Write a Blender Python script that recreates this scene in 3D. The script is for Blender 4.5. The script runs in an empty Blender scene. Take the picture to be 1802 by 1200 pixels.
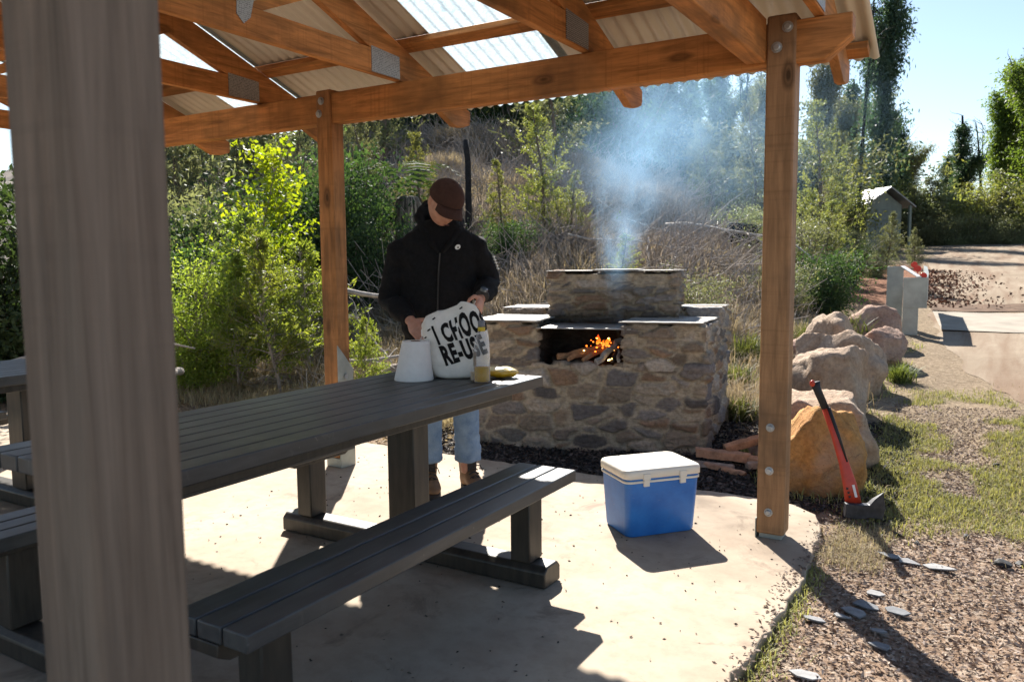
import bpy, bmesh, math, random
import numpy as np
from mathutils import Vector, Matrix, Euler, noise as mnoise

random.seed(7)
RNG = np.random.default_rng(11)
sc = bpy.context.scene
COL = sc.collection
R = math.radians

# ------------------------------------------------------------------ helpers
def link(o, parent=None):
    COL.objects.link(o)
    if parent is not None:
        o.parent = parent
    return o

def tag(o, label=None, cat=None, group=None, kind=None):
    if label: o['label'] = label
    if cat: o['category'] = cat
    if group: o['group'] = group
    if kind: o['kind'] = kind
    return o

def empty(name, loc=(0, 0, 0), rz=0.0, label=None, cat=None, group=None):
    o = bpy.data.objects.new(name, None)
    o.location = loc
    o.rotation_euler = (0, 0, rz)
    o.empty_display_size = 0.1
    COL.objects.link(o)
    return tag(o, label, cat, group)

def copy_tree(o, parent=None):
    c = o.copy(); COL.objects.link(c); c.parent = parent
    for ch in [k for k in o.children]:
        copy_tree(ch, c)
    return c

class MB:
    """collects shapes that belong to ONE part"""
    def __init__(self):
        self.v = []; self.f = []
    def add(self, vs, fs):
        b = len(self.v)
        self.v.extend([tuple(p) for p in vs])
        self.f.extend([tuple(i + b for i in f) for f in fs])
        return self
    def box(self, c, s, rot=None):
        hx, hy, hz = s[0] / 2, s[1] / 2, s[2] / 2
        P = [Vector((x, y, z)) for x in (-hx, hx) for y in (-hy, hy) for z in (-hz, hz)]
        if rot is not None:
            m = Euler(rot).to_matrix(); P = [m @ p for p in P]
        c = Vector(c)
        self.add([p + c for p in P], [(0, 1, 3, 2), (4, 6, 7, 5), (0, 4, 5, 1), (2, 3, 7, 6), (0, 2, 6, 4), (1, 5, 7, 3)])
        return self
    def b2(self, lo, hi):
        return self.box([(a + b) / 2 for a, b in zip(lo, hi)], [abs(b - a) for a, b in zip(lo, hi)])
    def prism(self, poly, a0, a1, axis='x'):
        """poly: list of 2D points; extruded along axis"""
        n = len(poly)
        def P(p, t):
            if axis == 'x': return (t, p[0], p[1])
            if axis == 'y': return (p[0], t, p[1])
            return (p[0], p[1], t)
        vs = [P(p, a0) for p in poly] + [P(p, a1) for p in poly]
        fs = [tuple(range(n)), tuple(range(2 * n - 1, n - 1, -1))]
        for i in range(n):
            j = (i + 1) % n
            fs.append((i, i + n, j + n, j))
        self.add(vs, fs); return self
    def tube(self, pts, rad, n=8, cap=True, squash=None):
        pts = [Vector(p) for p in pts]
        m = len(pts)
        if not hasattr(rad, '__len__'): rad = [rad] * m
        rings = []
        ref = None
        for i in range(m):
            t = (pts[min(i + 1, m - 1)] - pts[max(i - 1, 0)]).normalized()
            if ref is None:
                ref = Vector((0, 0, 1)) if abs(t.z) < .9 else Vector((1, 0, 0))
            a = (ref - t * ref.dot(t)).normalized(); b = t.cross(a)
            ref = a
            ring = []
            for k in range(n):
                an = 2 * math.pi * k / n
                r = rad[i]
                ring.append(pts[i] + a * (math.cos(an) * r) + b * (math.sin(an) * r * (squash or 1)))
            rings.append(ring)
        return self.loft(rings, cap)
    def loft(self, rings, cap=True):
        n = len(rings[0]); m = len(rings)
        vs = [p for r in rings for p in r]
        fs = []
        for i in range(m - 1):
            for k in range(n):
                k2 = (k + 1) % n
                fs.append((i * n + k, i * n + k2, (i + 1) * n + k2, (i + 1) * n + k))
        if cap:
            fs.append(tuple(range(n - 1, -1, -1)))
            fs.append(tuple(range((m - 1) * n, m * n)))
        self.add(vs, fs); return self
    def lathe(self, prof, n=24, c=(0, 0, 0), cap=True):
        rings = []
        for r, z in prof:
            rings.append([Vector((c[0] + r * math.cos(2 * math.pi * k / n), c[1] + r * math.sin(2 * math.pi * k / n), c[2] + z)) for k in range(n)])
        return self.loft(rings, cap)
    def ell(self, c, s, n=16, rot=None):
        m = Euler(rot).to_matrix() if rot is not None else Matrix.Identity(3)
        rings = []
        for i in range(n + 1):
            th = math.pi * (i + .001) / (n + .002)
            rings.append([Vector(c) + m @ Vector((s[0] * math.sin(th) * math.cos(2 * math.pi * k / (2 * n)),
                          s[1] * math.sin(th) * math.sin(2 * math.pi * k / (2 * n)), -s[2] * math.cos(th))) for k in range(2 * n)])
        return self.loft(rings, True)
    def mesh(self, name):
        me = bpy.data.meshes.new(name)
        me.from_pydata(self.v, [], self.f)
        bm = bmesh.new(); bm.from_mesh(me)
        bmesh.ops.recalc_face_normals(bm, faces=bm.faces)
        bm.to_mesh(me); bm.free()
        return me
    def build(self, name, mat, parent=None, bevel=0, smooth=False, seg=2):
        me = self.mesh(name)
        if mat is not None: me.materials.append(mat)
        o = bpy.data.objects.new(name, me)
        link(o, parent)
        if bevel:
            md = o.modifiers.new('bevel', 'BEVEL'); md.width = bevel; md.segments = seg; md.limit_method = 'ANGLE'; md.angle_limit = R(35)
            md.harden_normals = False
        if smooth or bevel:
            for p in me.polygons: p.use_smooth = True
            if not smooth or bevel:
                try: me.set_sharp_from_angle(angle=R(40))
                except Exception: pass
        return o

def np_mesh(name, V, quads, mat, tint=None, smooth=False, tris=None):
    V = np.asarray(V, np.float32)
    me = bpy.data.meshes.new(name)
    nq = len(quads) if quads is not None else 0
    nt = len(tris) if tris is not None else 0
    me.vertices.add(len(V)); me.vertices.foreach_set('co', V.ravel())
    me.loops.add(nq * 4 + nt * 3); me.polygons.add(nq + nt)
    li = []; st = []
    if nq: li.append(np.asarray(quads, np.int32).ravel()); st.append(np.arange(nq, dtype=np.int32) * 4)
    if nt: li.append(np.asarray(tris, np.int32).ravel()); st.append(nq * 4 + np.arange(nt, dtype=np.int32) * 3)
    me.loops.foreach_set('vertex_index', np.concatenate(li))
    me.polygons.foreach_set('loop_start', np.concatenate(st))
    me.polygons.foreach_set('use_smooth', np.full(nq + nt, smooth, dtype=bool))
    me.update(calc_edges=True)
    if tint is not None:
        a = me.attributes.new('tint', 'FLOAT', 'FACE')
        a.data.foreach_set('value', np.asarray(tint, np.float32))
    if mat is not None: me.materials.append(mat)
    return me

def np_obj(name, V, quads, mat, parent=None, **k):
    o = bpy.data.objects.new(name, np_mesh(name, V, quads, mat, **k))
    return link(o, parent)

def realize(o, name=None):
    """bake modifiers of o into a new mesh, return it"""
    dg = bpy.context.evaluated_depsgraph_get()
    dg.update()
    me = bpy.data.meshes.new_from_object(o.evaluated_get(dg))
    return me

def remeshed(mb, name, mat, parent, voxel, smooth=6, fold=None):
    me = mb.mesh(name)
    o = bpy.data.objects.new(name, me); COL.objects.link(o)
    r = o.modifiers.new('r', 'REMESH'); r.mode = 'VOXEL'; r.voxel_size = voxel
    if smooth:
        s = o.modifiers.new('s', 'SMOOTH'); s.iterations = smooth; s.factor = .5
    m2 = realize(o)
    m2.name = name
    o.modifiers.clear(); o.data = m2
    bpy.data.meshes.remove(me)
    if fold:
        n = len(m2.vertices)
        co = np.empty(n * 3, np.float32); m2.vertices.foreach_get('co', co)
        no = np.empty(n * 3, np.float32); m2.vertices.foreach_get('normal', no)
        co = co.reshape(-1, 3); no = no.reshape(-1, 3)
        d = np.array([fold(p) for p in co], np.float32)
        co = co + no * d[:, None]
        m2.vertices.foreach_set('co', co.ravel()); m2.update()
    m2.polygons.foreach_set('use_smooth', np.ones(len(m2.polygons), bool))
    m2.materials.clear(); m2.materials.append(mat)
    o.parent = parent
    return o

# ------------------------------------------------------------------ camera bearings
H = 1.28
F = 1408.1
YAW, PITCH, ROLL = -0.540429688, 0.0970112396, -0.00831988938
def sp(v, s): return s * np.logaddexp(0, v / s)
def smin(a, b, k): return -k * np.logaddexp(-a / k, -b / k)
def terr(x, y):
    x = np.asarray(x, float); y = np.asarray(y, float)
    base = .062 * (sp(y - 5.6, .6) - sp(y - 46, 3.)) - .03
    a = -2.2 - .15 * sp(y - 14, 1.5) - x
    b = y - 7.2 - .12 * sp(-6 - x, 1.5)
    d = sp(smin(a, b, .8), .5)
    return base + .44 * d - .16 * sp(d - 7, 2.)
def at(px, dist):
    """world x, y at a compass bearing (given as a column of the photo) and a distance from the camera"""
    a = YAW + math.atan((px - 901) / F)
    return dist * math.sin(a), dist * math.cos(a)
def hgt(px, py, dist):
    """height above the ground of something whose top reaches that row"""
    x, y = at(px, dist)
    dep = dist * math.cos(math.atan((px - 901) / F))
    hor = 462 - (px - 901) * .0083
    return H + (hor - py) / F * dep * 1.01 - float(terr(x, y))

# ------------------------------------------------------------------ materials
class NT:
    def __init__(self, name):
        self.m = bpy.data.materials.new(name); self.m.use_nodes = True
        self.t = self.m.node_tree; self.n = self.t.nodes
        self.b = self.n['Principled BSDF']; self.out = self.n['Material Output']
    def new(self, kind, **k):
        nd = self.n.new(kind)
        for a, v in k.items():
            if a.startswith('i_'): nd.inputs[a[2:].replace('_', ' ')].default_value = v
            else: setattr(nd, a, v)
        return nd
    def l(self, a, b): self.t.links.new(a, b)
    def coord(self, kind='Object', scale=(1, 1, 1), rot=(0, 0, 0)):
        tc = self.new('ShaderNodeTexCoord'); mp = self.new('ShaderNodeMapping')
        mp.inputs['Scale'].default_value = scale; mp.inputs['Rotation'].default_value = rot
        self.l(tc.outputs[kind], mp.inputs['Vector'])
        return mp.outputs[0]
    def noise(self, vec, scale, detail=4, rough=.55, dist=0):
        nd = self.new('ShaderNodeTexNoise'); nd.inputs['Scale'].default_value = scale
        nd.inputs['Detail'].default_value = detail; nd.inputs['Roughness'].default_value = rough
        nd.inputs['Distortion'].default_value = dist
        if vec is not None: self.l(vec, nd.inputs['Vector'])
        return nd.outputs['Fac']
    def voro(self, vec, scale, feature='F1', out='Distance', rnd=1):
        nd = self.new('ShaderNodeTexVoronoi'); nd.feature = feature; nd.inputs['Scale'].default_value = scale
        nd.inputs['Randomness'].default_value = rnd
        if vec is not None: self.l(vec, nd.inputs['Vector'])
        return nd.outputs[out]
    def ramp(self, fac, stops, interp='LINEAR'):
        nd = self.new('ShaderNodeValToRGB'); cr = nd.color_ramp; cr.interpolation = interp
        while len(cr.elements) < len(stops): cr.elements.new(.5)
        for e, (p, c) in zip(cr.elements, stops):
            e.position = p
            e.color = (*c, 1) if hasattr(c, '__len__') else (c, c, c, 1)
        self.l(fac, nd.inputs['Fac']); return nd.outputs['Color']
    def mix(self, fac, a, b, blend='MIX'):
        nd = self.new('ShaderNodeMix', data_type='RGBA', blend_type=blend)
        for s, v in ((nd.inputs[0], fac), (nd.inputs[6], a), (nd.inputs[7], b)):
            if hasattr(v, 'links') or hasattr(v, 'is_linked'): self.l(v, s)
            elif hasattr(v, '__len__'): s.default_value = (*v, 1) if len(v) == 3 else v
            else: s.default_value = v
        return nd.outputs[2]
    def math(self, op, a, b=0.0, clamp=False):
        nd = self.new('ShaderNodeMath', operation=op); nd.use_clamp = clamp
        for s, v in ((nd.inputs[0], a), (nd.inputs[1], b)):
            if hasattr(v, 'is_linked'): self.l(v, s)
            else: s.default_value = v
        return nd.outputs[0]
    def attr(self, name, out='Fac'):
        nd = self.new('ShaderNodeAttribute'); nd.attribute_name = name
        return nd.outputs[out]
    def bump(self, h, strength=.3, dist=.01):
        nd = self.new('ShaderNodeBump'); nd.inputs['Strength'].default_value = strength; nd.inputs['Distance'].default_value = dist
        self.l(h, nd.inputs['Height']); self.l(nd.outputs[0], self.b.inputs['Normal'])
    def set(self, **k):
        for a, v in k.items():
            s = self.b.inputs[a.replace('_', ' ')]
            if hasattr(v, 'is_linked'): self.l(v, s)
            elif hasattr(v, '__len__') and len(v) == 3: s.default_value = (*v, 1)
            else: s.default_value = v
        return self

def plain(name, c, rough=.6, metal=0, var=.25, scale=6, bump=0, bscale=60, spec=.5, coord='Object'):
    t = NT(name); v = t.coord(coord)
    n = t.noise(v, scale, 5, .6)
    lo = tuple(x * (1 - var) for x in c); hi = tuple(min(1, x * (1 + var)) for x in c)
    t.set(Base_Color=t.ramp(n, [(.3, lo), (.7, hi)]), Roughness=rough, Metallic=metal)
    t.b.inputs['Specular IOR Level'].default_value = spec
    if bump: t.bump(t.noise(v, bscale, 4, .6), bump, .004)
    return t.m

def wood(name, axis, c, dark=.45, knots=True, weather=None, rough=.62):
    t = NT(name)
    s = {'x': (1.2, 14, 14), 'y': (14, 1.2, 14), 'z': (14, 14, 1.2)}[axis]
    v = t.coord('Object', s)
    oi = t.new('ShaderNodeObjectInfo')
    va = t.new('ShaderNodeVectorMath', operation='ADD'); t.l(v, va.inputs[0]); t.l(oi.outputs['Random'], va.inputs[1]); v = va.outputs[0]
    g = t.noise(v, 3.0, 6, .65, .6)
    g2 = t.noise(v, 1.1, 3, .5, 1.5)
    base = t.ramp(g, [(.28, tuple(x * dark for x in c)), (.5, c), (.75, tuple(min(1, x * 1.3) for x in c))])
    base = t.mix(t.ramp(g2, [(.45, 0), (.7, .55)]), base, tuple(x * .45 for x in c))
    big = t.noise(t.coord('Object', (1, 1, 1)), 2.2, 4, .6)
    base = t.mix(t.ramp(big, [(.46, 0), (.68, .8)]), base, tuple(x * q for x, q in zip(c, (.34, .40, .50))))
    saw = t.noise(t.coord('Object', tuple(60 if q < 2 else 1.5 for q in s)), 1.0, 3, .5)
    base = t.mix(t.ramp(saw, [(.56, 0), (.70, .30)]), base, tuple(x * .45 for x in c))
    if knots:
        ks = {'x': (1.3, 3.2, 3.2), 'y': (3.2, 1.3, 3.2), 'z': (3.2, 3.2, 1.3)}[axis]
        kv = t.voro(t.coord('Object', ks), 1.6)
        ring = t.ramp(t.math('ADD', kv, t.math('MULTIPLY', t.math('SUBTRACT', g2, .5), .09)), [(.035, .95), (.07, .55), (.10, .7), (.17, 0)])
        base = t.mix(ring, base, tuple(x * .16 for x in c))
    if weather:
        w = t.noise(t.coord('Object', tuple(q * .5 for q in s)), 2, 5, .6)
        base = t.mix(t.ramp(w, [(.3, .35), (.7, .9)]), base, weather)
        w2 = t.noise(t.coord('Object', (26, 26, .8)), 1.0, 8, .75, 1.2)
        base = t.mix(.9, base, t.ramp(w2, [(.30, .62), (.5, 1.05), (.7, 1.45)]), 'MULTIPLY')
    t.set(Base_Color=base, Roughness=rough)
    t.b.inputs['Specular IOR Level'].default_value = .18
    t.bump(g, .45, .004)
    return t.m

def leafmat(name, c1, c2, trans=.45, tcol=None, rough=.55):
    t = NT(name)
    tin = t.attr('tint'); oi = t.new('ShaderNodeObjectInfo')
    base = t.mix(tin, c1, c2)
    hs = t.new('ShaderNodeHueSaturation'); t.l(base, hs.inputs['Color'])
    t.l(t.math('ADD', t.math('MULTIPLY', oi.outputs['Random'], .5), .75), hs.inputs['Value'])
    t.l(t.math('ADD', t.math('MULTIPLY', oi.outputs['Random'], .03), .485), hs.inputs['Hue'])
    t.set(Base_Color=hs.outputs[0], Roughness=rough)
    t.b.inputs['Specular IOR Level'].default_value = .35
    tr = t.new('ShaderNodeBsdfTranslucent')
    tm = t.mix(1.0, hs.outputs[0], tcol or (1.5, 1.45, .55), 'MULTIPLY')
    t.l(tm, tr.inputs['Color'])
    mx = t.new('ShaderNodeMixShader'); mx.inputs[0].default_value = trans
    t.l(t.b.outputs[0], mx.inputs[1]); t.l(tr.outputs[0], mx.inputs[2]); t.l(mx.outputs[0], t.out.inputs['Surface'])
    return t.m

M = {}
ORANGE = (.56, .235, .075)
for ax in 'xyz':
    M['pine_' + ax] = wood('pine_timber_' + ax, ax, ORANGE)
M['post_pine'] = wood('post_timber', 'z', (.44, .20, .075))
M['post_tan'] = wood('post_timber_tan', 'z', (.36, .20, .10), dark=.7)
M['post_grey'] = wood('post_timber_weathered', 'z', (.17, .115, .08), dark=.38, knots=False, weather=(.24, .185, .14), rough=.8)
M['galv'] = plain('galvanised_steel', (.42, .43, .44), .45, .7, .25, 25)
M['galv_dull'] = plain('galvanised_plate', (.34, .36, .33), .6, .35, .22, 6)

def nail_plate_mat():
    t = NT('nail_plate_steel'); v = t.coord('Object')
    d = t.voro(v, 110, 'F1', 'Distance', .2)
    t.set(Base_Color=t.ramp(d, [(.25, (.10, .10, .10)), (.5, (.42, .42, .42))]), Metallic=.5, Roughness=.5)
    t.bump(d, .6, .003); return t.m
M['nail'] = nail_plate_mat()

def sheet_mat():
    t = NT('beige_roof_steel'); v = t.coord('Object')
    n = t.noise(v, 3, 4)
    t.set(Base_Color=t.ramp(n, [(.3, (.56, .50, .41)), (.7, (.64, .58, .48))]), Roughness=.38)
    return t.m
M['sheet'] = sheet_mat()
def sky_mat():
    t = NT('translucent_roof_fibreglass'); v = t.coord('Object')
    n = t.noise(v, 45, 5, .7, 2)
    col = t.ramp(n, [(.35, (.40, .47, .51)), (.65, (.66, .69, .70))])
    tr = t.new('ShaderNodeBsdfTranslucent'); t.l(col, tr.inputs['Color'])
    tp = t.new('ShaderNodeBsdfTransparent'); t.l(col, tp.inputs['Color'])
    m1 = t.new('ShaderNodeMixShader'); m1.inputs[0].default_value = .12
    t.l(tr.outputs[0], m1.inputs[1]); t.l(tp.outputs[0], m1.inputs[2])
    t.set(Base_Color=(.8, .84, .85), Roughness=.3)
    m2 = t.new('ShaderNodeMixShader'); m2.inputs[0].default_value = .86
    t.l(t.b.outputs[0], m2.inputs[1]); t.l(m1.outputs[0], m2.inputs[2]); t.l(m2.outputs[0], t.out.inputs['Surface'])
    return t.m
M['skylight'] = sky_mat()

def table_mat():
    t = NT('dark_slat_boards'); v = t.coord('Object', (1, .12, 1))
    n = t.noise(v, 40, 5, .6); n2 = t.noise(t.coord('Object'), 5, 4, .6)
    b = t.ramp(n, [(.3, (.030, .031, .033)), (.7, (.062, .063, .064))])
    b = t.mix(t.ramp(n2, [(.50, 0), (.72, .5)]), b, (.10, .097, .09))
    sc_ = t.noise(t.coord('Object', (9, 1.2, 1)), 4, 5, .7, 1.0)
    b = t.mix(t.ramp(sc_, [(.62, 0), (.70, .45)]), b, (.14, .135, .125))
    sp_ = t.noise(t.coord('Object'), 60, 3, .5)
    b = t.mix(t.ramp(sp_, [(.70, 0), (.76, .5)]), b, (.2, .19, .17))
    t.set(Base_Color=b, Roughness=t.ramp(n2, [(.3, .36), (.7, .5)])); t.b.inputs['Specular IOR Level'].default_value = .6
    t.bump(n, .12, .002); return t.m
M['slat'] = table_mat()
def leg_mat():
    t = NT('dark_brown_steel_legs'); v = t.coord('Object', (6, 6, 1))
    n = t.noise(v, 6, 5, .6)
    t.set(Base_Color=t.ramp(n, [(.3, (.020, .017, .014)), (.7, (.055, .045, .034))]), Roughness=.45); return t.m
M['leg'] = leg_mat()

def slab_mat():
    t = NT('pale_concrete'); v = t.coord('Object')
    n = t.noise(v, 1.3, 6, .65); n2 = t.noise(v, 14, 5, .65); n3 = t.noise(v, 90, 3, .6)
    b = t.ramp(n, [(.30, (.28, .21, .15)), (.55, (.39, .315, .235)), (.75, (.45, .375, .29))])
    b = t.mix(t.ramp(n2, [(.46, 0), (.8, .55)]), b, (.22, .17, .125))
    b = t.mix(t.ramp(n3, [(.66, 0), (.72, .6)]), b, (.20, .16, .12))
    st = t.noise(v, 3.4, 5, .7, .8)
    b = t.mix(t.ramp(st, [(.56, 0), (.68, .6)]), b, (.17, .125, .09))
    t.set(Base_Color=b, Roughness=.85); t.b.inputs['Specular IOR Level'].default_value = .25
    t.bump(n3, .25, .002); return t.m
M['slab'] = slab_mat()

def ground_mat():
    t = NT('forest_floor'); v = t.coord('Object')
    n = t.noise(v, 3, 6, .65); n2 = t.noise(v, 26, 5, .7); n3 = t.voro(v, 60, 'F1', 'Color')
    lit = t.ramp(n2, [(.3, (.11, .07, .045)), (.5, (.24, .165, .115)), (.7, (.36, .27, .20))])
    sep = t.new('ShaderNodeSeparateColor'); t.l(n3, sep.inputs[0])
    lit = t.mix(t.ramp(sep.outputs[0], [(.6, 0), (.9, .55)]), lit, (.38, .32, .26))
    dry = t.ramp(n2, [(.3, (.12, .085, .055)), (.55, (.25, .19, .125)), (.75, (.36, .285, .20))])
    bank = t.ramp(n2, [(.3, (.09, .077, .066)), (.55, (.21, .178, .15)), (.75, (.36, .31, .265))])
    grass = t.ramp(n2, [(.3, (.11, .095, .045)), (.6, (.23, .20, .10)), (.8, (.32, .28, .17))])
    c = t.mix(t.attr('m_dry'), lit, dry)
    c = t.mix(t.attr('m_bank'), c, bank)
    c = t.mix(t.attr('m_grass'), c, grass)
    c = t.mix(t.attr('m_char'), c, t.ramp(n2, [(.35, (.012, .011, .010)), (.7, (.09, .075, .062))]))
    red = t.ramp(n2, [(.3, (.12, .05, .028)), (.7, (.26, .13, .075))])
    c = t.mix(t.attr('m_red'), c, red)
    t.set(Base_Color=c, Roughness=.95); t.b.inputs['Specular IOR Level'].default_value = .1
    t.bump(n2, .8, .03); return t.m
M['ground'] = ground_mat()
def road_mat():
    t = NT('tan_dirt_road'); v = t.coord('Object')
    n = t.noise(v, .9, 6, .6); n2 = t.noise(v, 22, 5, .7); n3 = t.noise(t.coord('Object', (2.6, .25, 1), (0, 0, R(-12))), 1.6, 4, .55, .4)
    b = t.ramp(n, [(.3, (.22, .17, .12)), (.7, (.31, .25, .185))])
    b = t.mix(t.ramp(n3, [(.42, 0), (.66, .8)]), b, (.17, .11, .072))
    b = t.mix(t.ramp(n2, [(.5, 0), (.75, .45)]), b, (.22, .15, .10))
    t.set(Base_Color=b, Roughness=.95); t.b.inputs['Specular IOR Level'].default_value = .1
    t.bump(n2, .5, .02); return t.m
M['road'] = road_mat()
M['apron'] = plain('apron_concrete', (.30, .26, .21), .9, 0, .18, 3, .2, 60, .2)
M['soil'] = plain('damp_soil', (.13, .085, .058), .95, 0, .45, 5, .5, 30, .1)  # dark brown for the road strip, shade put into the colour

def masonry_mat():
    t = NT('fieldstone_masonry'); v = t.coord('Object')
    c = t.attr('stone', 'Color')
    n = t.noise(v, 38, 6, .7); n2 = t.noise(t.coord('Object', (3, 3, 16)), 6, 5, .65, .5)
    c = t.mix(.85, c, t.ramp(n, [(.25, .45), (.5, 1.0), (.8, 1.45)]), 'MULTIPLY')
    c = t.mix(.5, c, t.ramp(n2, [(.3, .55), (.6, 1.2)]), 'MULTIPLY')
    t.set(Base_Color=c, Roughness=.88); t.b.inputs['Specular IOR Level'].default_value = .25
    t.bump(n, 1.0, .022); return t.m
M['stone'] = masonry_mat()
M['slate'] = plain('slate_cap_stone', (.26, .235, .205), .7, 0, .45, 9, .7, 40)
M['hotplate'] = plain('worn_steel_hotplate', (.48, .46, .43), .38, .85, .3, 8)
M['ember_log'] = plain('split_firewood_sticks', (.34, .19, .10), .85, 0, .4, 30, .4, 60)
M['ash_log'] = plain('ashy_burnt_log', (.30, .28, .26), .95, 0, .5, 20, .5, 60)
M['charcoal'] = plain('charcoal_black', (.016, .015, .015), .7, 0, .5, 25, .8, 70)
M['firewood'] = plain('split_red_firewood', (.36, .20, .12), .85, 0, .4, 22, .5, 60)
M['firewood_grey'] = plain('bark_grey_firewood', (.26, .20, .16), .9, 0, .4, 22, .5, 60)

def boulder_mat(name, c1, c2, moss=0):
    t = NT(name); v = t.coord('Object')
    n = t.noise(v, 4.5, 6, .65, .6); n2 = t.noise(v, 40, 5, .7); n3 = t.noise(v, 1.6, 4, .6)
    b = t.ramp(n, [(.28, c1), (.62, c2)])
    b = t.mix(.8, b, t.ramp(n2, [(.3, .6), (.7, 1.3)]), 'MULTIPLY')
    b = t.mix(t.ramp(n3, [(.55, 0), (.66, .5)]), b, (.36, .29, .23))
    n4 = t.noise(v, 11, 6, .7, 1.2)
    b = t.mix(t.ramp(n4, [(.60, 0), (.70, .55)]), b, tuple(q * .55 for q in c1))
    wv = t.new('ShaderNodeVectorMath', operation='ADD'); t.l(t.coord('Object', (1, 1, 1.3)), wv.inputs[0]); t.l(t.math('MULTIPLY', n4, .35), wv.inputs[1]); cr = t.voro(wv.outputs[0], 1.9, 'DISTANCE_TO_EDGE')
    b = t.mix(t.math('MULTIPLY', t.ramp(cr, [(.0, .6), (.012, 0)]), t.ramp(n3, [(.55, 0), (.62, 1)])), b, (.09, .06, .04))
    sp_ = t.noise(v, 160, 2, .5)
    b = t.mix(t.ramp(sp_, [(.62, 0), (.68, .5)]), b, tuple(q * .4 for q in c1))
    t.set(Base_Color=b, Roughness=.9); t.b.inputs['Specular IOR Level'].default_value = .25
    t.bump(t.math('ADD', n2, t.math('MULTIPLY', n4, 2.0)), .7, .016); return t.m
M['b_orange'] = boulder_mat('orange_granite', (.33, .145, .04), (.52, .28, .10))
M['b_tan'] = boulder_mat('tan_sandstone_boulder', (.31, .20, .13), (.47, .355, .26))
M['b_pink'] = boulder_mat('pink_granite', (.27, .15, .105), (.44, .30, .225))
M['b_grey'] = boulder_mat('grey_granite', (.22, .175, .14), (.40, .33, .27))

# foliage
M['lf_bright'] = leafmat('broad_bright_leaves', (.13, .22, .018), (.26, .33, .03), .58, (1.9, 1.75, .4))
M['lf_acacia'] = leafmat('fine_yellow_green_leaves', (.155, .215, .045), (.30, .34, .09), .5, (1.35, 1.4, .5))
M['lf_wattle'] = leafmat('soft_green_needles', (.14, .165, .055), (.27, .28, .10), .42, (1.3, 1.25, .55))
M['lf_pale'] = leafmat('pale_grey_green_leaves', (.13, .15, .08), (.24, .25, .14), .4, (1.2, 1.2, .7))
M['lf_dark'] = leafmat('dark_glossy_leaves', (.025, .048, .024), (.065, .10, .042), .35, (1.4, 1.5, .6), .75)
M['lf_blue'] = leafmat('blue_green_gum_leaves', (.035, .07, .045), (.085, .13, .07), .4, (1.2, 1.3, .8))
M['lf_gum'] = leafmat('gum_regrowth_leaves', (.075, .12, .032), (.165, .215, .055), .5, (1.45, 1.5, .55))
M['lf_dry'] = leafmat('dead_bracken', (.21, .185, .165), (.54, .485, .415), .35, (1.1, 1.0, .8), .8)
M['lf_straw'] = leafmat('dry_straw_grass', (.24, .19, .12), (.48, .40, .27), .35, (1.1, 1.05, .8), .8)
M['lf_grass'] = leafmat('short_green_grass', (.19, .20, .075), (.40, .38, .18), .4, (1.15, 1.12, .6), .7)
M['lf_tuss'] = leafmat('green_tussock', (.075, .10, .03), (.17, .19, .07), .4, (1.3, 1.3, .5), .6)
M['litter'] = leafmat('bark_and_leaf_litter', (.13, .082, .058), (.48, .39, .32), .1, (1, 1, 1), .85)
M['chips'] = leafmat('grey_stone_chips', (.16, .145, .135), (.46, .44, .42), .0, (1, 1, 1), .7)
M['bark'] = plain('grey_brown_bark', (.14, .11, .085), .95, 0, .4, 20, .6, 40, .15)
M['bark_black'] = plain('charred_bark', (.020, .019, .020), .9, 0, .5, 14, .7, 40, .2)
M['deadwood'] = plain('bleached_dead_wood', (.38, .34, .30), .9, 0, .3, 14, .5, 60, .2)
M['twig'] = plain('thin_grey_twigs', (.30, .26, .23), .95, 0, .35, 20, 0, 40, .1)

# ------------------------------------------------------------------ foliage geometry
def rdir(n, rng, up=0.0):
    v = rng.normal(size=(n, 3)); v[:, 2] += up
    return v / np.linalg.norm(v, axis=1, keepdims=True)
def leaves(P, size, rng, aspect=2.4, D=None, jit=.5, up=0.0):
    """diamond leaves based at P pointing along D (random if none)"""
    n = len(P)
    d = rdir(n, rng, up) if D is None else D + rng.normal(size=(n, 3)) * jit
    d /= np.linalg.norm(d, axis=1, keepdims=True)
    s = np.cross(d, rdir(n, rng)); s /= np.linalg.norm(s, axis=1, keepdims=True) + 1e-9
    L = size * rng.uniform(.65, 1.35, n)[:, None]
    W = L / aspect
    V = np.empty((n, 4, 3)); V[:, 0] = P; V[:, 1] = P + d * L * .5 + s * W * .5; V[:, 2] = P + d * L; V[:, 3] = P + d * L * .5 - s * W * .5
    return V.reshape(-1, 3), np.arange(4 * n).reshape(-1, 4)
def prisms(A, B, ra, rb):
    """3-sided twigs between A and B"""
    n = len(A)
    A = np.asarray(A, float); B = np.asarray(B, float)
    d = B - A; d /= np.linalg.norm(d, axis=1, keepdims=True) + 1e-9
    ref = np.where(np.abs(d[:, 2:3]) < .9, np.array([[0, 0, 1.]]), np.array([[1., 0, 0]]))
    a = np.cross(d, ref); a /= np.linalg.norm(a, axis=1, keepdims=True); b = np.cross(d, a)
    ra = np.broadcast_to(np.asarray(ra, float).reshape(-1, 1), (n, 1)); rb = np.broadcast_to(np.asarray(rb, float).reshape(-1, 1), (n, 1))
    V = np.empty((n, 6, 3))
    for k in range(3):
        o = a * math.cos(k * 2.0944) + b * math.sin(k * 2.0944)
        V[:, k] = A + o * ra; V[:, 3 + k] = B + o * rb
    i = np.arange(n)[:, None] * 6
    Q = np.concatenate([i + np.array([[0, 1, 4, 3]]), i + np.array([[1, 2, 5, 4]]), i + np.array([[2, 0, 3, 5]])])
    return V.reshape(-1, 3), Q
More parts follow.
